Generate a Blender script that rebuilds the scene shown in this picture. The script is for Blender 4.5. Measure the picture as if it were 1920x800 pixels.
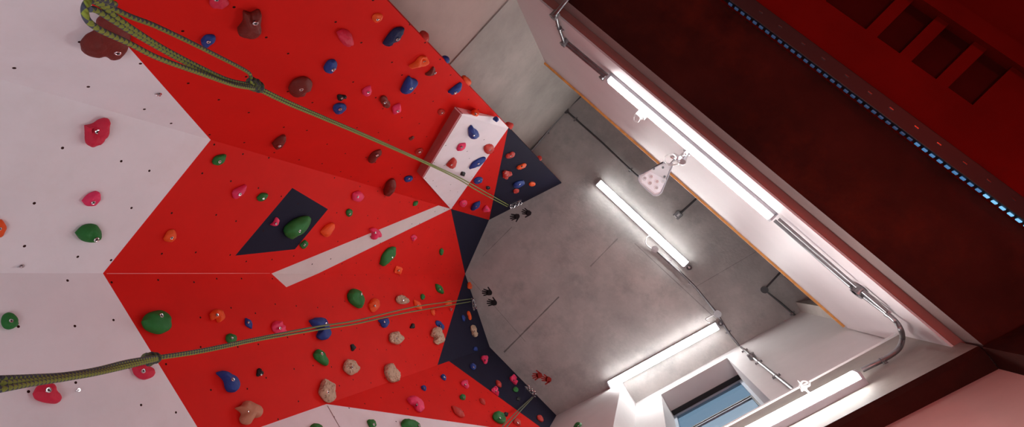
import bpy, bmesh, math, random
import numpy as np
from mathutils import Vector, Matrix, noise
random.seed(7)
C = bpy.context.scene.collection
for o in list(bpy.data.objects): bpy.data.objects.remove(o)

# ------------------------------------------------------------------ camera
F = 1000.0; PX, PY = 960.0, 400.0
Zc = np.array([1205 - PX, 515 - PY, F]); Zc /= np.linalg.norm(Zc)
_e1 = np.cross(Zc, [0, 1, 0]); _e1 /= np.linalg.norm(_e1); _e2 = np.cross(Zc, _e1)
_a = math.radians(43.6)
Xc = math.cos(_a) * _e1 + math.sin(_a) * _e2
if Xc[0] < 0: Xc = -Xc
Yc = np.cross(Zc, Xc)
cam = bpy.data.objects.new('camera', bpy.data.cameras.new('camera')); C.objects.link(cam)
cam.data.sensor_width = 36; cam.data.lens = F / 1920 * 36; cam.data.clip_start = 0.02
M = Matrix(((Xc[0], -Xc[1], -Xc[2], 0), (Yc[0], -Yc[1], -Yc[2], 0), (Zc[0], -Zc[1], -Zc[2], 0), (0, 0, 0, 1)))
cam.matrix_world = M
S = bpy.context.scene
S.camera = cam
S.view_settings.view_transform = 'Standard'; S.view_settings.look = 'None'
S.view_settings.gamma = 1; S.view_settings.use_curve_mapping = False
S.view_settings.exposure = 1.45

# ------------------------------------------------------------------ light levels (all here)
TUBE_CEIL, TUBE_FASCIA, TUBE_BAND = 17.0, 6.2, 20.0
SKY = (0.50, 0.63, 0.74); SKY_STR = 0.26
world = bpy.data.worlds.new('sky'); S.world = world; world.use_nodes = True
nt = world.node_tree; nt.nodes.clear()
tc = nt.nodes.new('ShaderNodeTexCoord'); sp = nt.nodes.new('ShaderNodeSeparateXYZ')
rp = nt.nodes.new('ShaderNodeValToRGB'); bg = nt.nodes.new('ShaderNodeBackground'); wo = nt.nodes.new('ShaderNodeOutputWorld')
nt.links.new(tc.outputs['Generated'], sp.inputs[0]); nt.links.new(sp.outputs[2], rp.inputs[0])
rp.color_ramp.elements[0].color = (0.03, 0.03, 0.03, 1); rp.color_ramp.elements[0].position = 0.0
rp.color_ramp.elements[1].color = (*SKY, 1); rp.color_ramp.elements[1].position = 0.12
nt.links.new(rp.outputs[0], bg.inputs[0]); bg.inputs[1].default_value = SKY_STR
nt.links.new(bg.outputs[0], wo.inputs[0])

def lamp(name, kind, loc, target, energy, color, size=1.0, size_y=None, angle=None, blend=0.6):
    l = bpy.data.lights.new(name, kind); l.energy = energy; l.color = color
    if kind == 'AREA':
        l.size = size
        if size_y: l.shape = 'RECTANGLE'; l.size_y = size_y
    else: l.shadow_soft_size = size
    if angle: l.spot_size = math.radians(angle); l.spot_blend = blend
    o = bpy.data.objects.new(name, l); C.objects.link(o); o.location = loc
    o.rotation_euler = (Vector(target) - Vector(loc)).to_track_quat('-Z', 'Y').to_euler()
    return o
# unseen fill light added low in the room to brighten the climbing wall
lamp('unseen_fill_light', 'AREA', (0.5, 0.7, -1.25), (-1.6, 0.7, 2.6), 14.5, (0.96, 0.96, 1.0), 1.8, 1.4)
# red stage lamps under the gallery
lamp('pink_wash_light', 'SPOT', (0.2, -1.0, 0.2), (1.45, -0.2, 2.9), 26, (1.0, 0.22, 0.18), 0.3, angle=70)
lamp('red_stage_light', 'SPOT', (1.0, -3.6, 0.3), (0.9, -2.0, 3.15), 30, (1.0, 0.03, 0.01), 0.2, angle=110)
lamp('red_wash_light', 'AREA', (0.0, -1.75, -0.9), (0.0, -1.40, 3.0), 0.75, (1.0, 0.07, 0.04), 2.6, 0.16).data.spread = math.radians(27)

# ------------------------------------------------------------------ helpers
def ray(px, py):
    v = np.array([px - PX, py - PY, F]); return np.array([v @ Xc, v @ Yc, v @ Zc])
def atz(px, py, h): r = ray(px, py); return r * h / r[2]
def unit(v): v = np.array(v, float); return v / np.linalg.norm(v)
class Plane:
    def __init__(s, p, n, inward=True):
        s.p = np.array(p, float); n = unit(n)
        if inward and n @ (-s.p) < 0: n = -n
        s.n = n
    def on(s, px, py, off=0.0):
        r = ray(px, py); return r * ((s.n @ s.p + off) / (s.n @ r))
def inputs(m): return m.node_tree.nodes['Principled BSDF'].inputs
def mat(name, col, rough=0.6, metal=0.0, var=0.0, scale=6.0, bump=0.0, bscale=40.0, emis=None, estr=0.0, spec=0.5, dark=None):
    m = bpy.data.materials.new(name); m.use_nodes = True; nt = m.node_tree; N = nt.nodes; L = nt.links
    b = N['Principled BSDF']; b.inputs['Roughness'].default_value = rough; b.inputs['Metallic'].default_value = metal
    b.inputs['Base Color'].default_value = (*col, 1); b.inputs['Specular IOR Level'].default_value = spec
    tc = N.new('ShaderNodeTexCoord')
    if var > 0:
        n = N.new('ShaderNodeTexNoise'); n.inputs['Scale'].default_value = scale; n.inputs['Detail'].default_value = 8; n.inputs['Roughness'].default_value = 0.65
        L.new(tc.outputs['Object'], n.inputs['Vector'])
        r = N.new('ShaderNodeValToRGB'); L.new(n.outputs['Fac'], r.inputs[0])
        r.color_ramp.elements[0].position = 0.32; r.color_ramp.elements[1].position = 0.7
        d = dark or tuple(c * (1 - var) for c in col)
        r.color_ramp.elements[0].color = (*d, 1)
        r.color_ramp.elements[1].color = (*[min(1, c * (1 + var * 0.6)) for c in col], 1)
        L.new(r.outputs[0], b.inputs['Base Color'])
    if bump > 0:
        n = N.new('ShaderNodeTexNoise'); n.inputs['Scale'].default_value = bscale; n.inputs['Detail'].default_value = 6
        L.new(tc.outputs['Object'], n.inputs['Vector'])
        bp = N.new('ShaderNodeBump'); bp.inputs['Strength'].default_value = bump; bp.inputs['Distance'].default_value = 0.01
        L.new(n.outputs['Fac'], bp.inputs['Height']); L.new(bp.outputs[0], b.inputs['Normal'])
    if emis:
        b.inputs['Emission Color'].default_value = (*emis, 1); b.inputs['Emission Strength'].default_value = estr
    return m
def mathn(nt, op, a, b=None, clamp=False):
    n = nt.nodes.new('ShaderNodeMath'); n.operation = op; n.use_clamp = clamp
    for i, v in enumerate((a, b)):
        if v is None: continue
        if isinstance(v, (int, float)): n.inputs[i].default_value = v
        else: nt.links.new(v, n.inputs[i])
    return n.outputs[0]
def base_src(m):
    b = inputs(m)['Base Color']
    return b.links[0].from_socket if b.links else None
def over(m, mask, col):
    """paint colour col where mask=1 (a mark with a shape of its own)"""
    nt = m.node_tree; mx = nt.nodes.new('ShaderNodeMix'); mx.data_type = 'RGBA'
    src = base_src(m)
    if src: nt.links.new(src, mx.inputs[6])
    else: mx.inputs[6].default_value = inputs(m)['Base Color'].default_value
    mx.inputs[7].default_value = (*col, 1)
    nt.links.new(mask, mx.inputs[0]); nt.links.new(mx.outputs[2], inputs(m)['Base Color'])
def bolt_holes(m, seed=0.0, scale=5.0):
    nt = m.node_tree; uv = nt.nodes.new('ShaderNodeUVMap')
    v = nt.nodes.new('ShaderNodeTexVoronoi'); v.voronoi_dimensions = '2D'; v.inputs['Scale'].default_value = scale; v.inputs['Randomness'].default_value = 0.38
    nt.links.new(uv.outputs[0], v.inputs['Vector'])
    over(m, mathn(nt, 'LESS_THAN', v.outputs['Distance'], 0.026), (0.03, 0.006, 0.005))
def smudges(m, col, amount=0.35, scale=1.3):
    nt = m.node_tree; tc = nt.nodes.new('ShaderNodeTexCoord'); n = nt.nodes.new('ShaderNodeTexNoise')
    n.inputs['Scale'].default_value = scale; n.inputs['Detail'].default_value = 10; n.inputs['Roughness'].default_value = 0.72
    nt.links.new(tc.outputs['Object'], n.inputs['Vector'])
    r = nt.nodes.new('ShaderNodeMapRange'); r.inputs[1].default_value = 0.5; r.inputs[2].default_value = 0.75; r.inputs[4].default_value = amount
    nt.links.new(n.outputs['Fac'], r.inputs[0]); over(m, r.outputs[0], col)
def seam(m, a, b, w=0.006, col=(0.03, 0.028, 0.026), ax=(0, 1)):
    """thin dark formwork seam from a to b (coordinates on axes ax)"""
    nt = m.node_tree; g = nt.nodes.new('ShaderNodeTexCoord'); s = nt.nodes.new('ShaderNodeSeparateXYZ')
    nz = nt.nodes.new('ShaderNodeTexNoise'); nz.inputs['Scale'].default_value = 9; nt.links.new(g.outputs['Object'], nz.inputs['Vector'])
    nt.links.new(g.outputs['Object'], s.inputs[0]); x, y = s.outputs[ax[0]], s.outputs[ax[1]]
    a = np.array(a, float); b = np.array(b, float); L = np.linalg.norm(b - a); t = (b - a) / L; n = np.array([-t[1], t[0]])
    dist = mathn(nt, 'ADD', mathn(nt, 'ADD', mathn(nt, 'MULTIPLY', x, float(n[0])), mathn(nt, 'MULTIPLY', y, float(n[1]))), float(-n @ a))
    al = mathn(nt, 'ADD', mathn(nt, 'ADD', mathn(nt, 'MULTIPLY', x, float(t[0])), mathn(nt, 'MULTIPLY', y, float(t[1]))), float(-t @ a))
    k = mathn(nt, 'LESS_THAN', mathn(nt, 'ABSOLUTE', dist), mathn(nt, 'MULTIPLY', nz.outputs['Fac'], w * 2))
    k = mathn(nt, 'MULTIPLY', k, mathn(nt, 'GREATER_THAN', al, 0.0)); k = mathn(nt, 'MULTIPLY', k, mathn(nt, 'LESS_THAN', al, float(L)))
    over(m, mathn(nt, 'MULTIPLY', k, 0.65 if w > 0.0065 else 0.4), col)

def V(p): return Vector((float(p[0]), float(p[1]), float(p[2])))
class MB:
    """collects shapes and links them as ONE mesh object"""
    def __init__(s): s.v = []; s.f = []; s.m = []; s.uv = {}
    def add(s, vs, fs, mi=0, uv=None):
        o = len(s.v); s.v += [tuple(map(float, p)) for p in vs]
        for f in fs:
            if uv is not None: s.uv[len(s.f)] = [uv[i] for i in f]
            s.f.append([i + o for i in f]); s.m.append(mi)
        return s
    def obox(s, c, a, b, d, mi=0):
        """oriented box: centre c and half-vectors a, b, d"""
        c, a, b, d = map(np.array, (c, a, b, d))
        vs = [c + i * a + j * b + k * d for i in (-1, 1) for j in (-1, 1) for k in (-1, 1)]
        return s.add(vs, [(0, 1, 3, 2), (4, 6, 7, 5), (0, 4, 5, 1), (2, 3, 7, 6), (0, 2, 6, 4), (1, 5, 7, 3)], mi)
    def box(s, x0, x1, y0, y1, z0, z1, mi=0):
        return s.obox(((x0 + x1) / 2, (y0 + y1) / 2, (z0 + z1) / 2), ((x1 - x0) / 2, 0, 0), (0, (y1 - y0) / 2, 0), (0, 0, (z1 - z0) / 2), mi)
    def prism(s, poly, ext, mi=0):
        n = len(poly); poly = [np.array(p, float) for p in poly]; ext = np.array(ext, float)
        vs = poly + [p + ext for p in poly]
        return s.add(vs, [tuple(range(n)), tuple(range(2 * n - 1, n - 1, -1))] + [(i, (i + 1) % n, n + (i + 1) % n, n + i)[::-1] for i in range(n)], mi)
    def tube(s, pts, r, seg=10, mi=0, closed=False, uvscale=None, cap=True):
        pts = [np.array(p, float) for p in pts]; n = len(pts)
        rs = r if isinstance(r, (list, tuple)) else [r] * n
        tans = []
        for i in range(n):
            a = pts[(i - 1) % n] if (closed or i > 0) else pts[0]; b = pts[(i + 1) % n] if (closed or i < n - 1) else pts[-1]
            tans.append(unit(b - a))
        up = np.array([0, 0, 1.0]) if abs(tans[0][2]) < 0.9 else np.array([1.0, 0, 0])
        nn = unit(np.cross(tans[0], up)); vs = []; us = []; d = 0
        for i in range(n):
            if i: d += np.linalg.norm(pts[i] - pts[i - 1])
            nn = unit(nn - tans[i] * (nn @ tans[i])); bb = np.cross(tans[i], nn)
            for k in range(seg):
                t = 2 * math.pi * k / seg; vs.append(pts[i] + rs[i] * (math.cos(t) * nn + math.sin(t) * bb)); us.append((d, k / seg))
        fs = []; o = len(s.v); fu = []
        for i in range(n - (0 if closed else 1)):
            for k in range(seg):
                j = (i + 1) % n; k2 = (k + 1) % seg
                fs.append((i * seg + k, i * seg + k2, j * seg + k2, j * seg + k))
                u0, u1 = us[i * seg][0], us[j * seg][0]; fu.append([(u0, k / seg), (u0, (k + 1) / seg), (u1, (k + 1) / seg), (u1, k / seg)])
        if cap and not closed:
            fs.append(tuple(range(seg))[::-1]); fu.append([(0, 0)] * seg); fs.append(tuple((n - 1) * seg + k for k in range(seg))); fu.append([(d, 0)] * seg)
        base = len(s.f); s.v += [tuple(map(float, p)) for p in vs]
        for i, f in enumerate(fs): s.f.append([a + o for a in f]); s.m.append(mi); s.uv[base + i] = fu[i]
        return s
    def cyl(s, a, b, r, seg=20, mi=0): return s.tube([a, b], r, seg, mi)
    def torus(s, c, n, R, r, mi=0, seg=20, ring=8, sx=1.0):
        n = unit(n); u = unit(np.cross(n, [0.3, 0.1, 1])); w = np.cross(n, u)
        return s.tube([np.array(c) + R * (sx * math.cos(t) * u + math.sin(t) * w) for t in np.linspace(0, 2 * math.pi, seg, endpoint=False)], r, ring, mi, closed=True)
    def build(s, name, mats, parent=None, smooth=False, origin=None, bevel=0.0):
        if not isinstance(mats, (list, tuple)): mats = [mats]
        og = np.array(origin if origin is not None else (0, 0, 0), float)
        me = bpy.data.meshes.new(name); me.from_pydata([tuple(np.array(v) - og) for v in s.v], [], s.f)
        for m in mats: me.materials.append(m)
        for i, p in enumerate(me.polygons): p.material_index = s.m[i]
        if s.uv:
            ul = me.uv_layers.new(name='UVMap')
            for i, p in enumerate(me.polygons):
                if i in s.uv:
                    for li, uv in zip(p.loop_indices, s.uv[i]): ul.data[li].uv = uv
        bm = bmesh.new(); bm.from_mesh(me); bmesh.ops.recalc_face_normals(bm, faces=bm.faces); bm.to_mesh(me); bm.free()
        if smooth:
            me.polygons.foreach_set('use_smooth', [True] * len(me.polygons))
            try: me.set_sharp_from_angle(angle=math.radians(40))
            except Exception: pass
        o = bpy.data.objects.new(name, me); C.objects.link(o); o.location = V(og)
        if bevel:
            b = o.modifiers.new('bevel', 'BEVEL'); b.width = bevel; b.segments = 2; b.limit_method = 'ANGLE'
        if parent:
            w0 = Vector((0, 0, 0)); q = parent
            while q: w0 = w0 + q.location; q = q.parent
            o.parent = parent; o.location = V(og) - w0
        return o
def empty(name, loc):
    o = bpy.data.objects.new(name, None); C.objects.link(o); o.location = V(loc); o.empty_display_size = 0.1; return o
def tag(o, label=None, cat=None, group=None, kind=None):
    if label: o['label'] = label
    if cat: o['category'] = cat
    if group: o['group'] = group
    if kind: o['kind'] = kind
    return o
def spline(pts, k=8):
    pts = [np.array(p, float) for p in pts]; out = []
    for i in range(len(pts) - 1):
        p0 = pts[max(i - 1, 0)]; p1 = pts[i]; p2 = pts[i + 1]; p3 = pts[min(i + 2, len(pts) - 1)]
        for j in range(k):
            t = j / k; out.append(0.5 * (2 * p1 + (p2 - p0) * t + (2 * p0 - 5 * p1 + 4 * p2 - p3) * t * t + (3 * p1 - p0 - 3 * p2 + p3) * t ** 3))
    out.append(pts[-1]); return out

# ------------------------------------------------------------------ materials
H = 6.6; FL = -1.5
def seam_px(m, p, q, w=0.006): seam(m, atz(*p, H)[:2], atz(*q, H)[:2], w)
m_ceil = mat('raw_concrete_ceiling', (0.47, 0.452, 0.435), 0.8, var=0.24, scale=1.6, bump=0.25, bscale=30)
smudges(m_ceil, (0.25, 0.25, 0.245), 0.75, 2.6); smudges(m_ceil, (0.60, 0.57, 0.54), 0.45, 5.0)
for p, q, w in (((945, 660), (1048, 556), .008), ((1190, 456), (1345, 600), .005), ((1107, 499), (1158, 447), .006), ((880, 520), (985, 640), .003), ((1300, 540), (1420, 470), .003), ((905, 480), (960, 425), .004)):
    seam_px(m_ceil, p, q, w)
m_wallc = mat('cast_concrete_wall', (0.42, 0.385, 0.35), 0.75, var=0.25, scale=1.4, bump=0.2, bscale=25); smudges(m_wallc, (0.27, 0.25, 0.23), 0.5, 3.0)
m_wallc2 = mat('cast_concrete_wall_lower', (0.48, 0.385, 0.345), 0.75, var=0.16, scale=1.4, bump=0.15, bscale=25); smudges(m_wallc2, (0.36, 0.29, 0.25), 0.4, 3.0)
m_band = mat('concrete_band', (0.30, 0.27, 0.245), 0.7, var=0.22, scale=2.5, bump=0.15, bscale=25)
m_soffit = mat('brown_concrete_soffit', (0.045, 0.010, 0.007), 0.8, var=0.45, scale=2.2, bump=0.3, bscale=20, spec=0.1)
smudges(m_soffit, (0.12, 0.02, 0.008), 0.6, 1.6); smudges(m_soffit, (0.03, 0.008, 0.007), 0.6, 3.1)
m_edge = mat('slab_edge_concrete', (0.21, 0.14, 0.13), 0.7, var=0.15, scale=4)
m_redband = mat('red_lit_slab_edge', (0.30, 0.10, 0.085), 0.6, var=0.12, scale=3)  # underside lit red from below; that glow is put into the colour
m_redsoffit = mat('red_lit_soffit', (0.15, 0.004, 0.002), 0.8, spec=0.08, var=0.25, scale=1.5)  # red lamp glow put into the soffit colour
m_darksoffit = mat('rib_shadow_recess', (0.05, 0.003, 0.002), 0.8, spec=0.08, var=0.3, scale=3)  # darker colour stands in for the shadows of the ribs
m_plaster = mat('white_plaster', (0.66, 0.63, 0.63), 0.6, var=0.05, scale=3, bump=0.03)
m_fascia = mat('white_board', (0.66, 0.59, 0.60), 0.5, var=0.05, scale=2.0)
m_pink = mat('red_lit_plaster_lower', (0.80, 0.50, 0.46), 0.7, var=0.07, scale=3)  # plaster with the pink of the red lamps put into its colour
m_floor = mat('floor_mat', (0.10, 0.09, 0.09), 0.7, var=0.2)
m_ply = mat('plywood_edge', (0.75, 0.33, 0.08), 0.6, var=0.3, scale=12)
def panelmat(name, col, rough, dirt, seed=0):
    m = mat(name, col, rough, var=0.05, scale=3 + seed, bump=0.04, bscale=60, spec=0.05); smudges(m, dirt, 0.3, 2.3 + seed); bolt_holes(m); return m
m_red = panelmat('red_paint', (0.67, 0.015, 0.011), 0.55, (0.54, 0.017, 0.012))
m_white = panelmat('white_paint', (0.82, 0.76, 0.80), 0.55, (0.68, 0.58, 0.56))
m_strip = panelmat('off_white_paint', (0.66, 0.58, 0.57), 0.55, (0.5, 0.36, 0.33))
m_black = panelmat('charcoal_paint', (0.016, 0.016, 0.034), 0.6, (0.026, 0.026, 0.045))
m_volred = mat('faded_red_side', (0.42, 0.11, 0.10), 0.6, var=0.08)
m_steel = mat('galvanised_steel', (0.26, 0.26, 0.27), 0.32, 0.85, var=0.2, scale=20)
m_dsteel = mat('dark_steel_conduit', (0.10, 0.10, 0.105), 0.45, 0.6)
m_chrome = mat('shiny_steel', (0.75, 0.75, 0.77), 0.2, 1.0)
m_grey = mat('grey_housing', (0.42, 0.42, 0.46), 0.5)
m_wplast = mat('white_plastic', (0.8, 0.8, 0.8), 0.4)
m_dark = mat('black_plastic', (0.012, 0.012, 0.014), 0.5)
m_hole = mat('bolt_socket', (0.02, 0.015, 0.015), 0.5)

# ------------------------------------------------------------------ room shell
def struct(mb, name, m, **k): o = mb.build(name, m, **k); o['kind'] = 'structure'; return o
XL = -2.095; YF = -0.845; ZF0, ZF1 = 3.33, 4.985
struct(MB().box(-2.4, 3.6, -5.6, 3.0, FL - 0.2, FL), 'floor', m_floor)
struct(MB().prism([(-2.4, -5.6, H), (2.9, -5.6, H), (2.9, -1.1, H), (1.80, -0.95, H), (1.28, 1.13, H), (1.28, 3.0, H), (-2.4, 3.0, H)], (0, 0, 0.3)), 'ceiling', m_ceil)
struct(MB().box(2.7, 2.9, -5.6, -1.0, 3.48, H), 'wall_gallery_end', m_plaster)
struct(MB().box(-2.35, XL, -5.6, 3.0, 3.675, H), 'wall_left', m_wallc)
mb = MB().box(-2.35, XL, -5.6, 3.0, FL, 3.64); mb.box(-2.35, XL - 0.012, -5.6, 3.0, 3.64, 3.675)
struct(mb, 'wall_left_lower', m_wallc2)
struct(MB().box(-2.35, 3.6, 2.75, 3.0, FL, H), 'wall_back', m_plaster)
struct(MB().box(-2.35, 3.6, -5.6, -5.4, FL, H), 'wall_front', m_plaster)
# right-hand wall: pier, return, window wall
def xr(y): return 1.253 - 0.25 * y
def xb(y): return 1.166 - 0.244 * y
ur = unit((-0.25, 1.0, 0)); nr = unit((1, 0.25, 0))           # along the wall, and outward
R0 = atz(1192, 755, H); W1 = atz(1166, 715, H); W0 = atz(1040, 780, H)
pl_R = Plane(R0, nr); pl_W = Plane(W1, np.cross(W1 - W0, [0, 0, 1]))
wt = 0.30
ya, yb = 0.816, 0.016                                         # window jambs (along y)
def rp(y, z, d=0): p = np.array([xr(y), y, z]); return p + nr * d
mb = MB()
def wallpiece(y0, y1, z0, z1):
    mb.prism([rp(y0, z0), rp(y1, z0), rp(y1, z1), rp(y0, z1)], nr * wt)
wallpiece(1.132, ya, 3.22, H); wallpiece(yb, -0.93, 3.22, H); wallpiece(ya, yb, 3.22, 3.98); wallpiece(ya, yb, 6.335, H)
# brown return and wall past the gallery corner
q = [atz(1500, 582, H), atz(1492, 566, H), atz(1516, 562, H), atz(1620, 600, H)]
struct(mb, 'wall_right', m_plaster)
mb = MB(); mb.prism([*[np.array([p[0], p[1], 3.5]) for p in q], (2.6, -1.1, 3.5), (2.2, -0.6, 3.5)], (0, 0, H - 3.5))
struct(mb, 'wall_gallery_return', m_wallc)
mb = MB(); mb.prism([(W0[0], W0[1], FL), (W1[0], W1[1], FL), (R0[0], R0[1], FL), (1.25, 1.2, FL), (0.9, 2.75, FL), (W0[0], 2.75, FL)], (0, 0, H - FL))
struct(mb, 'wall_pier', m_plaster)
# lower right: concrete band, chamfer and plaster wall beneath tinted by red light, red return beyond
def bp(y, z, d=0): return np.array([xb(y), y, z]) + nr * d
mb = MB(); n = lambda y: [bp(y, 3.18), bp(y, 3.93), bp(y, 3.93, 0.16), bp(y, 3.15, 0.16), bp(y, 3.15, 0.022)]
a, b = n(1.13), n(-0.893)
mb.add(a + b, [(0, 1, 2, 3, 4), (9, 8, 7, 6, 5)] + [(i, (i + 1) % 5, 5 + (i + 1) % 5, 5 + i) for i in range(5)])
mb.m[2 + 3] = mb.m[2 + 4] = 1
struct(mb, 'trim_1', [m_band, m_soffit])
mb = MB().prism([bp(1.13, 3.93, -0.012), bp(-0.84, 3.93, -0.012), bp(-0.84, 3.93, 0.1), bp(1.13, 3.93, 0.1)], (0, 0, 0.028))
struct(mb, 'trim_2', m_plaster)
def lp(y, z, d=0): return np.array([1.285 - 0.25 * y, y, z]) + nr * d
mb = MB().prism([lp(1.13, FL), lp(-0.89, FL), lp(-0.89, 3.15), lp(1.13, 3.15)], nr * wt); struct(mb, 'wall_right_lower', m_pink)
mb = MB().prism([bp(-0.895, FL), bp(-5.4, FL), bp(-5.4, 3.15), bp(-0.895, 3.15)], nr * 0.5); struct(mb, 'wall_right_gallery', m_soffit)
# gallery: white fascia board, slab with chamfered edge, soffit
struct(MB().box(XL, 1.455, YF - 0.012, YF, ZF0, ZF1), 'wall_balustrade', m_fascia)
struct(MB().box(XL, 1.43, YF - 0.03, YF + 0.018, ZF1, ZF1 + 0.018), 'trim_3', m_ply)
prof = [(-0.859, 3.48), (-0.859, 3.331), (-0.907, 3.331), (-0.910, 3.17), (-1.47, 3.17), (-1.47, 3.48)]
mb = MB(); a = [(XL, y, z) for y, z in prof]; b = [(1.62, y, z) for y, z in prof]
mb.add(a + b, [(0, 1, 2, 3, 4, 5), (11, 10, 9, 8, 7, 6)] + [(i, (i + 1) % 6, 6 + (i + 1) % 6, 6 + i) for i in range(6)])
mb.m[2] = mb.m[3] = 1; mb.m[4] = 2
struct(mb, 'ceiling_gallery', [m_soffit, m_redband, m_edge])
# bay beyond the light track, red glow in its colour; coffers shaped for rib shadows
ZS = 3.15
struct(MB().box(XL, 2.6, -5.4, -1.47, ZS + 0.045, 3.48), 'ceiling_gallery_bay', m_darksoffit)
def sq(pts): return [atz(*p, ZS) for p in pts]
yA = -1.47
c0 = atz(1715, 0, ZS)[1]; c1 = atz(1778, 120, ZS)[1]
rx = [atz(1712, 60, ZS)[0], atz(1770, 45, ZS)[0]]
mb = MB()
def redbox(x0, x1, y0, y1): mb.box(x0, x1, y0, y1, ZS, ZS + 0.05)
yc0 = -1.80; yc1 = atz(1778, 43, ZS)[1]                        # coffers lie between these
redbox(XL, 2.6, yc0, yA); redbox(XL, 2.6, -5.4, yc1)
edges = [atz(1700, -4, ZS)[0], atz(1768, 38, ZS)[0], atz(1839, 85, ZS)[0], atz(1915, 128, ZS)[0]]
w = 0.035
xs = [XL] + edges + [2.6]
for i, e in enumerate(edges): redbox(e - w, e + w, yc1, yc0)
redbox(XL, edges[0] - 0.3, yc1, yc0); redbox(edges[-1] + w, 2.6, yc1, yc0)
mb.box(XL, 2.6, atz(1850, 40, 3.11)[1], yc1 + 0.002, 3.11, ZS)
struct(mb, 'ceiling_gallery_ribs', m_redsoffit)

# ------------------------------------------------------------------ window in the right wall
m_frame = mat('blue_grey_frame', (0.42, 0.50, 0.58), 0.5)
m_transom = mat('frosted_transom', (0.40, 0.56, 0.72), 0.5); inputs(m_transom)['Transmission Weight'].default_value = 0.0
def glassmat(name, tint, diff):
    m = bpy.data.materials.new(name); m.use_nodes = True; nt = m.node_tree; nt.nodes.clear()
    o = nt.nodes.new('ShaderNodeOutputMaterial'); t = nt.nodes.new('ShaderNodeBsdfTransparent'); g = nt.nodes.new('ShaderNodeBsdfGlossy'); d = nt.nodes.new('ShaderNodeBsdfTranslucent')
    t.inputs[0].default_value = (*tint, 1); d.inputs[0].default_value = (0.6, 0.72, 0.82, 1); g.inputs['Roughness'].default_value = 0.05
    m1 = nt.nodes.new('ShaderNodeMixShader'); m1.inputs[0].default_value = diff; m2 = nt.nodes.new('ShaderNodeMixShader'); m2.inputs[0].default_value = 0.06
    nt.links.new(t.outputs[0], m1.inputs[1]); nt.links.new(d.outputs[0], m1.inputs[2]); nt.links.new(m1.outputs[0], m2.inputs[1]); nt.links.new(g.outputs[0], m2.inputs[2]); nt.links.new(m2.outputs[0], o.inputs[0])
    return m
m_glass = glassmat('clear_glass', (0.92, 0.96, 1.0), 0.0); m_frost = glassmat('tinted_glass', (0.76, 0.86, 0.94), 0.15)
win = empty('window_1', rp(ya, 3.98, 0.2)); win['kind'] = 'structure'
def wbar(y0, y1, z0, z1, d0, d1, name, m):
    return MB().prism([rp(y0, z0, d0), rp(y1, z0, d0), rp(y1, z1, d0), rp(y0, z1, d0)], nr * (d1 - d0)).build(name, m, win)
wbar(ya, yb, 6.318, 6.335, 0.20, wt, 'head_strip', m_dark)  # dark strip lining the top of the window recess
zt = 5.62
wbar(ya, ya - 0.03, 3.98, 6.318, 0.25, 0.29, 'window_frame', m_frame); wbar(yb + 0.03, yb, 3.98, 6.318, 0.25, 0.29, 'window_frame', m_frame)
wbar(ya - 0.03, yb + 0.03, 6.29, 6.318, 0.25, 0.29, 'window_frame', m_frame)
wbar(ya - 0.03, yb + 0.03, zt - 0.012, zt + 0.012, 0.255, 0.285, 'glazing_bar', m_dark); wbar(ya - 0.03, yb + 0.03, zt - 0.04, zt - 0.012, 0.262, 0.281, 'glazing_bar', m_frame)
wbar(yb + 0.045, yb + 0.03, 3.98, zt, 0.255, 0.285, 'gasket', m_dark)
wbar(ya - 0.03, yb + 0.03, zt + 0.012, 6.29, 0.268, 0.272, 'transom_pane', m_frost); wbar(ya - 0.03, yb + 0.03, 3.98, zt - 0.04, 0.268, 0.272, 'pane', m_glass)
mb = MB(); mb.prism([rp(ya - .03, 3.98, .3), rp(yb + .04, 5.40, .3), rp(yb + .04, 5.35, .3), rp(ya - .03, 3.93, .3)], nr * 0.02); mb.build('stay_bar', m_frame, win)

# ------------------------------------------------------------------ climbing wall
def n3(a, b): return unit(np.cross(a, b))
def view(a, b): return n3(ray(*a), ray(*b))
def fold(pn, vn): d = n3(pn, vn); return d if d[2] < 0 else -d
P = [atz(*p, H) for p in [(1053, 343), (917, 412), (872, 513), (918, 650), (1045, 780)]]
nL = n3(P[3] - P[2], np.array([0, 0, 1.0]))
d2 = fold(nL, view((872, 513), (193, 512))); d3 = fold(nL, view((918, 650), (612, 757)))
nU = n3(P[2] - P[1], d2); d1 = fold(nU, view((917, 412), (395, 262)))
n0 = n3(P[1] - P[0], d1); d0 = fold(n0, view((1053, 343), (725, 0))); nM = n3(P[4] - P[3], d3); d4 = fold(nM, view((1045, 780), (1034, 800)))
PL0, PLU, PLL, PLM = Plane(P[0], n0), Plane(P[1], nU), Plane(P[2], nL), Plane(P[3], nM)
def bot(i, z=FL): d = [d0, d1, d2, d3, d4][i]; return P[i] + d * ((z - P[i][2]) / d[2])
def down(pl, a, b, z=FL):                                      # extend the image line a-b on pl down to height z
    A, B = pl.on(*a), pl.on(*b); return A + (B - A) * ((z - A[2]) / (B[2] - A[2]))
wall = empty('climbing_wall', bot(2)); tag(wall, 'tall faceted red, white and charcoal plywood climbing wall rising to the concrete ceiling', 'climbing wall')
def panel(pl, pts, m, name):
    pts = [pl.on(*p) if len(p) == 2 else np.array(p) for p in pts]
    hz = unit(np.cross([0, 0, 1], pl.n)); vt = np.cross(pl.n, hz)
    front = pts; back = [p - pl.n * 0.018 for p in pts]; n = len(pts); uv = [(float(p @ hz), float(p @ vt)) for p in front] * 2
    mb = MB(); mb.add(front + back, [tuple(range(n)), tuple(range(2 * n - 1, n - 1, -1))] + [(i, (i + 1) % n, n + (i + 1) % n, n + i) for i in range(n)], 0, uv)
    return mb.build(name, m, wall, origin=bot(2))
b_, c_, kx = (395, 262), (193, 512), (612, 757)
e1, e0 = (845, 392), (950, 240)
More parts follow.
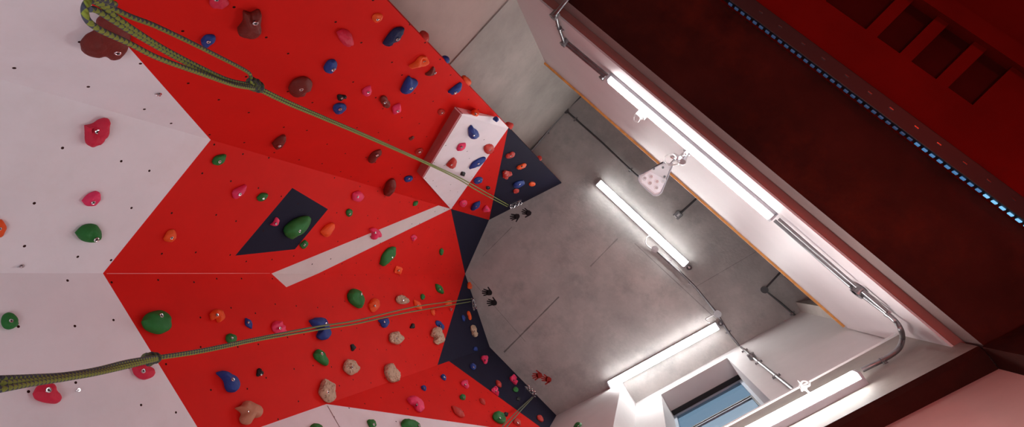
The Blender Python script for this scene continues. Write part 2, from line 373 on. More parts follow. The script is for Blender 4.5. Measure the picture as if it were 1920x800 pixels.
def hit(pl, a, b, i):                                          # where the line a-b on pl meets fold i
    A, B = pl.on(*a), pl.on(*b); u = B - A; v = [d0, d1, d2, d3, d4][i]
    k = np.linalg.lstsq(np.stack([u, -v], 1), P[i] - A, rcond=None)[0]; return P[i] + v * k[1]
az_ = hit(PL0, b_, (250, 98), 0)
# upper face beside the concrete wall
E0e = PL0.on(*e0); tE0 = (E0e - P[0]) @ d0; E0e = P[0] + d0 * tE0
E1e = P[1] + d1 * ((PLU.on(*e1) - P[1]) @ d1); Bf = P[1] + d1 * ((PLU.on(*b_) - P[1]) @ d1)
hi = az_[2] 
panel(PL0, [P[0], E0e, P[1]], m_black, 'charcoal_panel')
panel(PL0, [P[1], E0e, E1e], m_red, 'red_panel')
panel(PL0, [E0e, az_, Bf, E1e], m_red, 'red_panel')
panel(PL0, [Bf, az_, bot(0), bot(1)], m_white, 'white_panel')
# middle upper face
Cf = P[2] + d2 * ((PLL.on(*c_) - P[2]) @ d2)
def f2(x): return P[2] + d2 * ((PLL.on(x, 513 - (872 - x) * 1.0 / 679) - P[2]) @ d2)
s0, s1, s2, s3 = (508, 508), (825, 377), (858, 395), f2(596)
panel(PLU, [P[1], E1e, P[2]], m_black, 'charcoal_panel')
sa, sb = f2(509), E1e
panel(PLU, [Bf, bot(1), bot(2), Cf], m_white, 'white_panel')
panel(PLU, [P[2], E1e, s3], m_red, 'red_panel')
S1 = P[1] + d1 * ((PLU.on(822, 385) - P[1]) @ d1)
panel(PLU, [s3, E1e, S1, sa], m_strip, 'white_stripe')
K = [(548, 352), (615, 392), (553, 467), (441, 479)]
panel(PLU, K, m_black, 'charcoal_panel')
panel(PLU, [Bf, K[0], K[3], Cf], m_red, 'red_panel'); panel(PLU, [Bf, S1, K[1], K[0]], m_red, 'red_panel')
panel(PLU, [S1, sa, K[2], K[1]], m_red, 'red_panel'); panel(PLU, [K[3], K[2], sa, Cf], m_red, 'red_panel')
# lower face
L3 = P[3] + d3 * ((PLL.on(822, 690) - P[3]) @ d3); Kf = P[3] + d3 * ((PLL.on(*kx) - P[3]) @ d3)
dz = hit(PLL, c_, (370, 800), 3)
panel(PLL, [P[2], L3, P[3]], m_black, 'charcoal_panel')
panel(PLL, [sa, (537, 538), s3], m_strip, 'white_stripe')
panel(PLL, [P[2], s3, (537, 538), Kf, L3], m_red, 'red_panel')
panel(PLL, [(537, 538), sa, Cf, dz, Kf], m_red, 'red_panel')
panel(PLL, [Cf, bot(2), bot(3), dz], m_white, 'white_panel')
# bottom face
M3 = P[3] + d3 * ((PLM.on(845, 680) - P[3]) @ d3); G1 = P[4] + d4 * ((PLM.on(1038, 803) - P[4]) @ d4)
panel(PLM, [P[3], M3, (1024, 808), G1, P[4]], m_black, 'charcoal_panel')
panel(PLM, [M3, Kf, (940, 803), (1024, 808)], m_red, 'red_panel')
panel(PLM, [Kf, bot(3), bot(4), G1, (1024, 808), (940, 803)], m_white, 'white_panel')
seamp = [PLM.on(614, 760, 0.001), PLM.on(640, 806, 0.001)]
MB().tube(seamp, 0.0022, 6).build('panel_joint', mat('joint_filler', (0.35, 0.25, 0.24), 0.8), wall, origin=bot(2))
MB().tube([PLL.on(200, 512.5, 0.0), PLL.on(506, 512, 0.0)], 0.0016, 6).build('panel_joint', mat('pink_joint_filler', (0.8, 0.3, 0.28), 0.8), wall, origin=bot(2))
# side cheek behind the outer edge
sd = np.array([-0.59, 0.0, 0])
mb = MB(); mb.prism([P[0] - PL0.n * .019, bot(0) - PL0.n * .019, bot(0) + sd, P[0] + sd], (0, 0.018, 0)); mb.build('side_panel', m_red, wall, origin=bot(2))

# box volume on the wall
dv = 0.085
f0, f1 = PL0.on(866, 213, dv), PL0.on(793, 333, dv); b0, b1 = PL0.on(853, 200), PL0.on(781, 321)
tp = P[0] + d0 * ((PL0.on(933, 222) - P[0]) @ d0)
vol = empty('climbing_volume', (f0 + E1e) / 2 - PL0.n * .04); tag(vol, 'white wedge-shaped plywood volume with faded red side, fixed on the red wall', 'climbing volume')
og = np.array(vol.location)
nf = unit(np.cross(f0 - E0e, f1 - E0e)); nf = nf if nf @ PL0.n > 0 else -nf
def vpl(pts, m, name, up):
    n = unit(np.cross(pts[1] - pts[0], pts[2] - pts[0])); n = n if n @ up > 0 else -n
    pl = Plane(pts[0], n, False); hz = unit(np.cross([0, 0, 1], n)); vt = np.cross(n, hz); uv = [(float(p @ hz), float(p @ vt)) for p in pts] * 2
    k = len(pts); mb = MB(); mb.add(pts + [p - n * 0.008 for p in pts], [tuple(range(k)), tuple(range(2 * k - 1, k - 1, -1))] + [(i, (i + 1) % k, k + (i + 1) % k, k + i) for i in range(k)], 0, uv)
    mb.build(name, m, vol, origin=og); return pl
E0v = E0e + PL0.n * 0.004; E1v = E1e + PL0.n * 0.004
PLV = vpl([f0, E0v, E1v], m_white, 'front_panel', PL0.n); vpl([f0, E1v, f1], m_white, 'front_panel', PL0.n)
PLT = vpl([f0, b0, tp, E0v], m_white, 'top_panel', np.array([0, 0, -1.0])); vpl([f0, f1, b1, b0], m_volred, 'side_panel', np.array([0, 0, -1.0]))
vpl([f1, E1v, b1], m_volred, 'lower_panel', np.array([0, 1.0, 0]))

# ------------------------------------------------------------------ holds
COL = dict(brown=(0.17, 0.016, 0.010), red=(0.50, 0.035, 0.025), crimson=(0.66, 0.02, 0.06), pink=(0.80, 0.035, 0.13), orange=(0.85, 0.09, 0.012),
           green=(0.018, 0.17, 0.03), blue=(0.015, 0.045, 0.24), navy=(0.010, 0.018, 0.075), beige=(0.56, 0.39, 0.27), tan=(0.52, 0.22, 0.13), black=(0.008, 0.008, 0.01))
HM = {k: mat(k + '_resin', c, 0.62, var=0.10, scale=25, bump=0.25, bscale=160, spec=0.35) for k, c in COL.items()}
def pockets(m):
    nt = m.node_tree; tc = nt.nodes.new('ShaderNodeTexCoord'); v = nt.nodes.new('ShaderNodeTexVoronoi'); v.inputs['Scale'].default_value = 52; nt.links.new(tc.outputs['Object'], v.inputs['Vector'])
    r = nt.nodes.new('ShaderNodeMapRange'); r.inputs[1].default_value = 0.12; r.inputs[2].default_value = 0.5; nt.links.new(v.outputs['Distance'], r.inputs[0])
    b = nt.nodes.new('ShaderNodeBump'); b.inputs['Strength'].default_value = 1.0; b.inputs['Distance'].default_value = 0.008; nt.links.new(r.outputs[0], b.inputs['Height']); nt.links.new(b.outputs[0], inputs(m)['Normal'])
pockets(HM['beige'])
TH = np.linspace(0, 2 * math.pi, 36, endpoint=False)
def kind_outline(kind, w, h, rot):
    out = []
    for t in TH:
        x, y = math.cos(t), math.sin(t)
        if kind == 'egg': y *= 1 - 0.22 * x
        elif kind == 'tear': y *= 0.95 * (1 - 0.62 * max(x, -0.2)) ** 0.9
        elif kind == 'moon': y = y * 0.62 * (1 - 0.4 * x * x) + 0.75 * (x * x - 0.35)
        elif kind == 'peanut': y *= 1 - 0.34 * math.exp(-(x / 0.35) ** 2)
        elif kind == 'flower': k = 1 + 0.05 * math.cos(5 * t); x *= k; y *= k
        elif kind == 'lobes': k = 1 + 0.2 * math.cos(3 * t + 0.5); x *= k; y *= k
        elif kind == 'leaf': y *= (1 - 0.75 * abs(x) ** 1.6)
        elif kind == 'tri': k = 1 + 0.2 * math.cos(3 * t); x *= k; y *= k
        elif kind == 'block': x = math.copysign(abs(x) ** 0.45, x); y = math.copysign(abs(y) ** 0.45, y)
        r = math.radians(rot); x *= w / 2; y *= h / 2
        out.append((x * math.cos(r) - y * math.sin(r), x * math.sin(r) + y * math.cos(r)))
    return out
def hold(pl, col, spec, label, bolt=None, pit=None, coral=0, ridge=0, rough=0.05, hf=0.42, cat='climbing hold', group=None):
    """spec: (kind, cx, cy, w, h, rot) or a traced outline of pixels; everything is solved onto the wall plane pl at real size"""
    if isinstance(spec[0], str):
        k, cx, cy, w, h, rot = spec; off = kind_outline(k, w, h, rot)
    else:
        pts = np.array(spec, float)
        cl = np.array(spline([*pts, pts[0]], 5)[:-1]); x, y = cl[:, 0], cl[:, 1]; xn, yn = np.roll(x, -1), np.roll(y, -1)
        A = (x * yn - xn * y).sum() / 2; cx = ((x + xn) * (x * yn - xn * y)).sum() / (6 * A); cy = ((y + yn) * (x * yn - xn * y)).sum() / (6 * A)
        off = [(a - cx, b - cy) for a, b in cl]
    tgt = np.array(off) + [cx, cy]; T0 = tgt.copy()
    hz = unit(np.cross([0, 0, 1], pl.n)); vt = np.cross(pl.n, hz); sd_ = Vector((cx * 0.37, cy * 0.21, 1.3))
    lv = [(0.93, 0.0), (1.0, 0.12), (1.02, 0.3), (0.98, 0.5), (0.88, 0.70), (0.72, 0.86), (0.52, 0.96), (0.32, 1.0), (0.14, 1.0)]
    def project(w): c_ = w[0] * Xc + w[1] * Yc + w[2] * Zc; return np.array([PX + F * c_[0] / c_[2], PY + F * c_[1] / c_[2]])
    ps = project(pl.on(cx, cy) + pl.n * 0.02) - np.array([cx, cy]); ax = ps / (np.linalg.norm(ps) + 1e-9); bx_ = np.array([-ax[1], ax[0]])
    def ext(q): a = q @ ax; b = q @ bx_; return a.min(), a.max(), b.min(), b.max()
    E0_ = ext(T0); fac = 1.0
    for it in range(5):
        ctr = tgt.mean(0); ring = [pl.on(*p) for p in tgt]; c = pl.on(*ctr); R2 = [p - c for p in ring]; n = len(R2)
        wu = np.ptp([q @ hz for q in R2]); wv = np.ptp([q @ vt for q in R2]); size = math.sqrt(wu * wv); ht = min(size, 1.2 * min(wu, wv)) * hf * fac
        def surf(r, z, vec):
            q = vec * r; u = q / (size * 0.5); s3_ = Vector((float(u @ hz), float(u @ vt), z))
            d = noise.noise(s3_ * 1.8 + sd_) * rough * 2.2 + noise.noise(s3_ * 5 + sd_) * rough * 0.7
            if coral:
                dd = noise.voronoi(s3_ * 2.6 + sd_)[0]; d += -0.30 * max(0, 0.42 - dd[0]) * min(1, z * 2) + 0.05
            if ridge: d += 0.07 * math.sin(ridge * s3_.x + 2 * s3_.y) * min(1, z * 2)
            if pit is not None:
                pv = pl.on(pit[0], pit[1], ht * 0.8) - pl.n * ht * 0.8 - c; dist = np.linalg.norm(q - pv) / (size * 0.17)
                d -= 0.62 * math.exp(-dist ** 2) * min(1, z * 1.5)
            return q + pl.n * (ht * z + d * size * 0.5 * (1 if z > 0 else 0)) + (q * d * 0.5 if z > 0 and z < 0.9 else 0)
        vs = []
        for (r, z) in lv: vs += [c + surf(r, z, v) for v in R2]
        vs.append(c + surf(0.0, 1.0, R2[0]))
        if it == 4: break
        e = ext(np.array([project(v) for v in vs]))
        ra = (E0_[1] - E0_[0]) / (e[1] - e[0]); rb = (E0_[3] - E0_[2]) / (e[3] - e[2])
        if ra < 0.85: fac *= max(0.6, ra)
        ra = min(1.5, max(0.55, ra)); rb = min(1.5, max(0.6, rb))
        m_ = tgt.mean(0); q = tgt - m_; q = np.outer(q @ ax, ax) * ra + np.outer(q @ bx_, bx_) * rb
        sh = ax * ((E0_[0] + E0_[1]) - (e[0] + e[1])) / 2 + bx_ * ((E0_[2] + E0_[3]) - (e[2] + e[3])) / 2
        tgt = m_ + q + sh
    fs = []
    for i in range(1, len(lv)):
        for k in range(n): a = (i - 1) * n; fs.append((a + k, a + (k + 1) % n, a + n + (k + 1) % n, a + n + k))
    top = len(vs) - 1; a = (len(lv) - 1) * n
    fs += [(a + k, a + (k + 1) % n, top) for k in range(n)]; fs.append(tuple(range(n))[::-1])
    ob = MB().add(vs, fs).build('climbing_hold', HM[col], smooth=True, origin=c)
    ob.data.polygons.foreach_set('use_smooth', [True] * len(ob.data.polygons))
    tag(ob, label, cat, 'resin climbing holds bolted to the wall')
    if bolt is None and isinstance(spec[0], str) and min(spec[3], spec[4]) >= 11: bolt = (cx + 1, cy + 1)
    if pit is not None and bolt is None: bolt = pit
    if bolt:
        t = size / 2
        br = min(0.0095, size * 0.12); 
        # where the sight line of the bolt meets the hold's surface
        vv = np.array(vs); hh = (vv - pl.p) @ pl.n; pj = np.array([project(v) for v in vs]); dd = np.hypot(pj[:, 0] - bolt[0], pj[:, 1] - bolt[1]) - hh * 30
        pr = vv[np.argmin(dd)] + pl.n * 0.0015; pr = pl.on(bolt[0], bolt[1], float((pr - pl.p) @ pl.n)); bb = MB()
        bb.torus(pr, pl.n, br * 0.78, br * 0.30, 0, 18, 8); bb.cyl(pr - pl.n * 0.012, pr + pl.n * 0.0006, br * 0.62, 12, 1)
        bb.build('bolt', [m_chrome, m_hole], ob, smooth=True, origin=c)
    return ob
def hanger(pl, x, y, label, s=1.0):
    c = pl.on(x, y); mb = MB(); mb.cyl(c, c + pl.n * 0.006 * s, 0.013 * s, 16); mb.cyl(c, c + pl.n * 0.016 * s, 0.006 * s, 6)
    t = unit(np.array([0.1, 0.2, -1.0])); mb.torus(c + t * 0.016 * s + pl.n * 0.012 * s, np.cross(pl.n, t) + pl.n * .4, 0.010 * s, 0.003 * s)
    o = mb.build('bolt_hanger', m_chrome, smooth=True, origin=c); tag(o, label, 'bolt hanger')
A, B_, D, E_ = PL0, PLU, PLL, PLM
HOLDS = [
 (A,'brown',[(150,85),(160,72),(178,60),(181,36),(200,26),(225,40),(243,60),(243,90),(230,108),(210,113),(195,103),(172,104),(155,98)],'largest dark red lobed hold, behind the rope loop at the upper white panel corner',(221,100)),
 (A,'crimson',[(158,234),(176,231),(190,223),(204,223),(207,245),(198,262),(175,275),(162,268),(160,250)],'bright crimson pinch hold with a pocket, on the white panel above the pink one',None,(183,247)),
 (B_,'pink',[(152,377),(165,364),(184,359),(189,372),(180,386),(163,386)],'pink rounded hold alone on the white panel above the green egg',(175,380)),
 (B_,'green',[(140,436),(156,422),(178,420),(190,432),(189,449),(172,455),(152,450)],'dark green egg-shaped hold on the white panel below the pink one',(181,449)),
 (B_,'orange',('flower',-2,428,28,34,0),'orange lobed hold cut off by the left edge of the photo'),
 (D,'green',('egg',19,602,34,31,10),'green squarish hold low on the white panel near the left edge',(21,601)),
 (D,'crimson',[(61,737),(75,719),(98,718),(105,730),(117,746),(108,755),(85,754),(66,748)],'crimson hold on the lower white panel just under the rope strands',(91,731)),
 (D,'crimson',[(247,690),(257,683),(280,686),(292,698),(285,707),(268,711),(252,702)],'crimson hold directly under the lower rope knot at the white panel edge',(269,695)),
 (D,'green',[(264,603),(275,588),(300,580),(318,588),(322,605),(315,620),(295,625),(272,617)],'big dark green dome hold on red beside the white panel edge',(303,591)),
 (B_,'orange',[(306,447),(315,432),(328,431),(331,445),(322,453),(310,452)],'small orange hold alone on red left of the charcoal kite',(322,446)),
 (D,'orange',[(393,588),(402,580),(418,582),(421,596),(411,604),(406,596),(396,600)],'orange curled hold beside the big green dome',(407,590)),
 (D,'blue',('leaf',466,606,24,14,60),'small blue pointed hold between the orange curl and the striped pink hold',(466,604)),
 (D,'green',('egg',434,634,22,18,0),'small green hold just above the lower rope',(435,633)),
 (D,'pink',('egg',524,614,30,24,30),'ribbed pink round hold above the lower rope','r9'),
 (D,'blue',[(578,600),(596,594),(612,598),(619,616),(615,634),(602,637),(594,630),(600,616),(588,612)],'large blue crescent hold crossed by the lower rope',(612,607)),
 (D,'green',[(651,552),(660,541),(676,545),(683,558),(679,576),(668,575),(654,565)],'large green dome hold on red left of the orange one',(678,551)),
 (D,'orange',[(691,570),(700,559),(711,562),(711,576),(700,585),(693,580)],'orange rounded hold touching the right side of the large green dome',(703,573)),
 (D,'beige','c',('egg',755,562,27,16,10),'small beige pocketed hold above the lower rope, left of the tiny green dot'),
 (D,'green',('egg',793,556,9,11,0),'tiny round green hold between the beige and the green leaf holds'),
 (D,'orange',('leaf',783,571,24,13,50),'orange slanted hold crossed by the lower rope strands'),
 (D,'green',('leaf',824,541,24,13,50),'green leaf-shaped hold high on the red below the fold'),
 (D,'orange',('block',841,567,12,10,0),'small orange hold at the lower rope close to the black panel'),
 (D,'orange',('egg',812,585,13,8,70),'small orange hold just below the lower rope, above the blue oval'),
 (D,'blue',[(708,600),(718,597),(728,596),(729,606),(723,614),(716,612),(713,605)],'blue notched hold just under the lower rope, above the round beige hold',(721,603)),
 (D,'beige','c',('flower',743,633,29,24,0),'round beige pocketed hold below the notched blue one'),
 (D,'black',('lobes',774,611,9,11,40),'tiny black hold right of the notched blue one'),
 (D,'blue',('peanut',825,609,22,12,45),'blue oval ring hold touching the beige cross-shaped hold',None,(825,609)),
 (D,'beige','c',[(812,616),(824,611),(827,624),(836,634),(832,641),(820,646),(813,640),(816,632),(807,628)],'beige cross-shaped hold at the edge of the charcoal corner panel'),
 (D,'beige','c',('flower',659,687,32,30,20),'round beige hold just above the tip of the lower white panel'),
 (D,'beige','c',[(720,696),(724,684),(736,680),(745,688),(753,704),(750,713),(733,716),(723,706)],'beige hold with round pockets, rightmost of the large beige ones above the fold'),
 (D,'black',('lobes',662,651,10,12,0),'tiny black hold above the round beige flower'),
 (D,'green',[(587,663),(596,654),(608,660),(617,676),(616,684),(606,682),(590,672)],'green tapered hold below the rope between the blue crescent and the beige holds',(604,663)),
 (D,'beige','c',[(597,732),(606,712),(614,710),(629,720),(630,736),(624,752),(612,753),(599,740)],'large beige knobbly hold at the tip of the lower white panel',(615,735)),
 (D,'tan',[(440,765),(452,760),(461,751),(474,752),(488,760),(494,770),(488,781),(476,782),(470,794),(454,795),(449,786),(453,774)],'large tan star-shaped hold at the bottom near the white panels',(467,770)),
 (D,'blue',[(404,698),(420,694),(438,701),(451,718),(446,732),(432,735),(424,728),(420,712)],'large blue crescent hold below the rope, near the white panel edge',(437,711)),
 (D,'black',('lobes',487,698,13,15,20),'small dark hold with a metal bolt right of the low blue crescent',(490,702)),
 (A,'orange',('egg',708,33,21,17,-20),'orange round hold high on red near the top edge',(708,37)),
 (A,'crimson',[(630,60),(642,54),(656,60),(663,78),(656,88),(641,81)],'ribbed crimson hold at the upper red wall left of the long navy hold','r8'),
 (A,'blue',[(376,76),(386,65),(403,67),(402,80),(388,90),(379,86)],'blue pointed hold high on red under the upper rope',(391,79)),
 (A,'brown',[(445,58),(455,42),(455,20),(471,24),(487,18),(488,40),(488,67),(470,72),(450,67)],'large dark red flared hold high on the red wall',(479,44)),
 (A,'crimson',('egg',411,5,38,26,10),'crimson hold cut by the top edge of the photo',(406,0)),
 (A,'blue',[(607,127),(615,113),(628,112),(633,125),(622,138),(610,136)],'blue rounded hold above the brown one with a notch',(625,131)),
 (A,'brown',[(541,165),(550,149),(572,143),(585,153),(584,165),(576,168),(571,180),(557,183),(545,177)],'large round brown-red hold with a notch beside the upper rope',(565,168)),
 (A,'black',('lobes',640,183,18,12,0),'small black jagged hold touching the top of a blue hold'),
 (A,'blue',('egg',637,203,26,21,-20),'blue round hold just under the black jagged one',(638,205)),
 (A,'pink',('tear',689,170,23,18,-60),'pink teardrop hold right of the blue holds',(691,173)),
 (A,'navy',[(718,83),(727,67),(740,52),(757,51),(755,62),(747,75),(735,80),(727,89)],'long navy curved hold near the outer edge of the red wall',(746,74)),
 (A,'blue',[(752,173),(758,155),(766,142),(773,147),(783,152),(780,163),(768,175),(757,179)],'long blue leaf-shaped hold in the middle of the upper red cluster',(771,166)),
 (A,'orange',[(767,125),(778,118),(783,110),(790,104),(800,107),(805,117),(800,123),(783,125),(772,128)],'orange spoon-shaped hold with a pocket above the blue leaf one',None,(796,116)),
 (A,'brown',[(797,140),(805,134),(813,124),(817,137),(808,143)],'small dark red crescent hold just below the orange spoon one',(816,137)),
 (A,'blue',[(840,173),(848,165),(862,154),(866,158),(862,170),(850,178)],'blue boat-shaped hold closest to the outer edge of the red wall',(854,174)),
 (A,'brown',('peanut',722,191,26,18,60),'brown-red lobed hold left of the small pink one',(722,192)),
 (A,'pink',('leaf',744,204,26,18,-65),'pink ridged hold below the blue leaf one',(746,208)),
 (A,'red',('egg',828,210,14,12,0),'small round red hold left of the white volume top corner',(829,211)),
 (A,'brown',('peanut',772,259,11,8,-30),'tiny dull red hold left of the white volume'),
 (A,'red',('egg',786,284,17,12,-40),'red oval hold blending with the red wall beside the volume side'),
 (A,'brown',[(510,270),(518,260),(530,252),(536,255),(534,265),(528,277),(517,280)],'dark red tapered hold alone in the middle of the red wall',(524,274)),
 (B_,'green',[(397,302),(405,292),(425,290),(420,303),(410,309),(400,308)],'green teardrop hold just right of the white point',(412,303)),
 (B_,'pink',[(434,362),(439,355),(454,349),(463,347),(461,357),(451,368),(439,372)],'pink leaf-shaped hold left of the small green one above the kite',(450,364)),
 (B_,'green',[(481,370),(490,362),(502,363),(501,371),(492,377),(484,376)],'small green hold just above the charcoal kite',(494,372)),
 (A,'brown',[(691,299),(697,287),(706,281),(714,280),(714,286),(706,296),(699,306),(692,305)],'dark red knobbly hold close below the upper rope',(707,291)),
 (B_,'pink',('flower',671,368,23,20,0),'pink cup-shaped hold right of the kite tip',(671,369)),
 (B_,'green',('egg',655,399,15,13,90),'small round green hold above the white stripe',(656,401)),
 (B_,'brown',[(720,366),(724,344),(734,334),(741,338),(739,352),(730,368)],'long dark red hold left of the little blue oval',None),
 (B_,'blue',('egg',766,335,17,12,-20),'small blue oval hold left of the volume lower corner',(767,335)),
 (B_,'green',('leaf',779,381,13,9,-45),'tiny green hold above the upper end of the white stripe'),
 (B_,'green',[(531,433),(535,423),(552,411),(572,405),(582,407),(582,419),(569,434),(549,447),(537,443)],'biggest green hold, long and domed, on the charcoal kite',(562,433)),
 (B_,'pink',[(506,421),(513,416),(518,407),(524,412),(523,419),(517,424)],'small pink crescent hold on the charcoal kite',(518,419)),
 (B_,'orange',[(600,434),(609,424),(620,418),(627,419),(625,433),(613,444),(603,439)],'orange faceted hold between the kite and the white stripe',None),
 (B_,'green',('block',570,458,16,12,-40),'small green hold at the lower edge of the kite',None),
 (B_,'pink',[(691,429),(702,427),(712,433),(716,443),(706,445),(697,448),(698,438)],'pink notched hold on the white stripe',(704,436)),
 (B_,'green',[(712,496),(716,478),(728,465),(742,463),(745,472),(734,488),(720,498)],'green wedge hold below the white stripe',(736,482)),
 (B_,'pink',('tear',776,446,13,12,100),'small pale pink hold below the upper end of the white stripe'),
 (B_,'green',('egg',828,472,14,8,90),'small upright green hold left of the charcoal triangle'),
 (B_,'orange',('block',747,506,15,14,20),'small orange blocky hold on the fold below the green wedge',None,(746,509)),
 (PLV,'blue',[(878,240),(884,234),(888,240),(896,246),(898,254),(892,261),(882,259),(879,252)],'blue bulb-shaped hold at the top of the white volume',(889,254)),
 (PLV,'pink',('leaf',865,275,21,14,-35),'pink leaf hold on the white volume below the blue bulb',(866,276)),
 (PLV,'red',('egg',917,279,20,19,-30),'round red hold on the edge between the white volume and red facet',(919,281)),
 (PLV,'red',[(837,310),(844,300),(852,295),(857,306),(848,317)],'red triangular hold on the lower white volume near the rope',(847,309)),
 (PLV,'blue',[(881,318),(886,304),(900,296),(911,296),(908,304),(892,316)],'blue wing-shaped hold on the volume below the round red one',(897,307)),
 (PLV,'black',('block',868,326,9,8,20),'tiny black square hold low on the white volume'),
 (PLT,'orange',('egg',891,211,16,13,30),'orange round hold on the narrow upper side of the volume'),
 (PLT,'blue',('block',930,223,11,9,40),'small blue block hold on the narrow upper side of the volume by its corner'),
 (A,'blue',('egg',897,338,18,13,-20),'blue rounded hold on the red facet beside the volume',(898,339)),
 (A,'black',('lobes',915,352,8,7,0),'tiny black hold on the red facet right of the rope'),
 (A,'pink',('egg',869,381,15,14,-30),'pink round hold at the foot of the red facet near the volume tip',(870,381)),
 (A,'blue',('leaf',892,386,25,13,-50),'blue slim leaf hold between two pink ones'),
 (A,'pink',('tri',912,392,14,12,30),'small pink hold at the border of red facet and charcoal triangle'),
 (A,'red',('peanut',957,291,19,13,-25),'red knobbly hold, topmost on the upper charcoal triangle'),
 (A,'orange',('peanut',978,312,20,11,-25),'orange slanted hold on the upper charcoal triangle'),
 (A,'red',('lobes',950,327,18,17,0),'bigger red hold on the upper charcoal triangle left of the blue one',(950,329)),
 (A,'blue',('egg',973,345,23,13,-22),'blue oval hold on the upper charcoal triangle'),
 (A,'orange',('egg',998,345,13,9,0),'small orange hold, rightmost on the upper charcoal triangle'),
 (A,'red',('egg',968,358,12,9,-10),'small red hold just below the blue oval on the charcoal triangle'),
 (D,'orange',('block',882,535,11,13,5),'orange square hold at the top of the lower charcoal corner'),
 (D,'blue',('egg',869,596,13,7,80),'slim blue hold left of the orange crescent on the lower charcoal corner'),
 (D,'orange',('peanut',880,591,18,8,75),'slim orange crescent hold beneath the lower rope anchor'),
 (D,'beige','c',('peanut',889,620,24,14,75),'beige pocketed hold on the lower charcoal corner'),
 (D,'blue',('tear',892,654,10,9,40),'tiny blue hold close to the fold of the charcoal panels'),
 (E_,'pink',('tri',909,673,16,13,80),'pink hold just below the fold on the charcoal panel'),
 (E_,'blue',('egg',887,687,13,11,60),'blue hold left of the pink one below the charcoal fold'),
 (E_,'pink',('lobes',963,711,19,12,70),'pink hold nearest the ceiling edge on the charcoal panel'),
 (E_,'red',('leaf',935,719,17,10,60),'dull red hold between two pink ones on the charcoal panel'),
 (E_,'pink',('lobes',929,732,18,12,60),'pink hold on the border between charcoal and lower red panel'),
 (E_,'green',('egg',967,730,11,10,45),'small green hold under the pink one by the ceiling edge'),
 (E_,'black',('block',972,747,7,7,20),'tiny black block hold under the small green one'),
 (E_,'red',('egg',1013,784,16,10,55),'dull red hold lowest on the charcoal panel by the rope'),
 (E_,'green',('egg',937,782,28,22,40),'large green hold beside the short rope at the bottom'),
 (E_,'red',('egg',970,791,17,12,45),'dull red hold on the far side of the short rope'),
 (E_,'black',('block',949,776,8,8,20),'tiny black block hold behind the large green one'),
 (E_,'blue',('egg',832,707,13,9,60),'small blue hold near the tip of the lower red panel',(833,707)),
 (E_,'blue',('egg',795,727,12,9,60),'small blue hold above the pink cluster hold',(795,727)),
 (E_,'pink',('tri',872,719,17,13,60),'pale pink hold on the lower red panel beside the charcoal'),
 (E_,'green',('egg',868,744,12,11,45),'small green hold on the lower red panel below the pale pink one'),
 (E_,'pink',[(763,747),(770,742),(778,741),(794,752),(795,766),(787,773),(779,768),(776,760),(768,756)],'big pink clustered hold on the lower red panel',(782,758)),
 (E_,'red',[(847,760),(862,764),(872,778),(864,782),(852,774)],'dull red leaf hold on the lower red panel',None),
 (E_,'red',('leaf',905,752,16,10,55),'small dull red hold nearly the colour of the lower red panel'),
 (E_,'green',('leaf',697,793,20,17,30),'green hold with a bolt on the lower white panel, left of the bigger one',(701,795)),
 (E_,'green',('egg',771,796,40,20,10),'wide green hold on the lower white panel at the bottom edge',(786,797)),
 (E_,'green',('egg',594,802,26,18,0),'green hold at the bottom edge left of the panel joint'),
 (pl_W,'green',('egg',1083,797,17,12,-30),'green hold on the plain white wall at the bottom right of the climbing wall'),
]
for h in HOLDS:
    pl, col = h[0], h[1]; kw = {}
    r = list(h[2:])
    if pl is A or pl is B_:
        q = r[1] if r[0] == 'c' else r[0]; cx, cy = (q[1], q[2]) if isinstance(q[0], str) else np.mean(np.array(q, float), 0)
        pl = A if (cy < 262 + 0.289 * (cx - 395) or cx > 845) else B_
    if r[0] == 'c': kw['coral'] = 1; r = r[1:]; kw['rough'] = 0.08
    spec, label = r[0], r[1]
    if len(r) > 2:
        if isinstance(r[2], str): kw['ridge'] = float(r[2][1:])
        elif r[2]: kw['bolt'] = r[2]
    if len(r) > 3: kw['pit'] = r[3]
    if spec[0] == 'lobes': kw['rough'] = 0.12
    hold(pl, col, spec, label, **kw)
# holds on the hidden outer side, showing past the edge
def edge_hold(x, y, col, w, d, label):
    c = P[0] + d0 * ((PL0.on(x, y) - P[0]) @ d0) + np.array([-0.02, 0.0, 0])
    w *= 0.7; d *= 0.6; vs = []; fs = []; n = 20; lv = [(0.9, 0), (1, .3), (.92, .6), (.7, .85), (.35, 1.0)]
    for i, (r, z) in enumerate(lv):
        for t in np.linspace(0, 2 * math.pi, n, endpoint=False):
            q = np.array([math.cos(t) * r * d * 0.8, -z * d, math.sin(t) * r * w / 2]); q = q * (1 + 0.25 * noise.noise(Vector(q * 30) + Vector((x, y, 0))))
            vs.append(c + q)
        if i: a = (i - 1) * n; fs += [(a + k, a + (k + 1) % n, a + n + (k + 1) % n, a + n + k) for k in range(n)]
    fs += [tuple(range(n))[::-1], tuple(len(vs) - n + k for k in range(n))]
    o = MB().add(vs, fs).build('climbing_hold', HM[col], smooth=True, origin=c); tag(o, label, 'climbing hold')
edge_hold(797, 76, 'red', 0.09, 0.055, 'red-orange hold poking past the outer edge, topmost of those against the concrete')
edge_hold(838, 118, 'blue', 0.07, 0.045, 'small blue hold poking past the outer edge below the topmost one')
edge_hold(876, 158, 'orange', 0.17, 0.05, 'long orange hold poking past the outer edge of the red wall')
edge_hold(955, 241, 'red', 0.12, 0.07, 'red hold poking past the edge at the top corner of the charcoal triangle')
edge_hold(1012, 300, 'red', 0.09, 0.06, 'small red hold poking past the edge of the charcoal triangle')
hanger(A, 298, 175, 'silver bolt hanger on the upper white panel near the red edge', 0.7)
hanger(B_, 40, 498, 'silver bolt hanger on the white panel above the horizontal fold', 0.6)
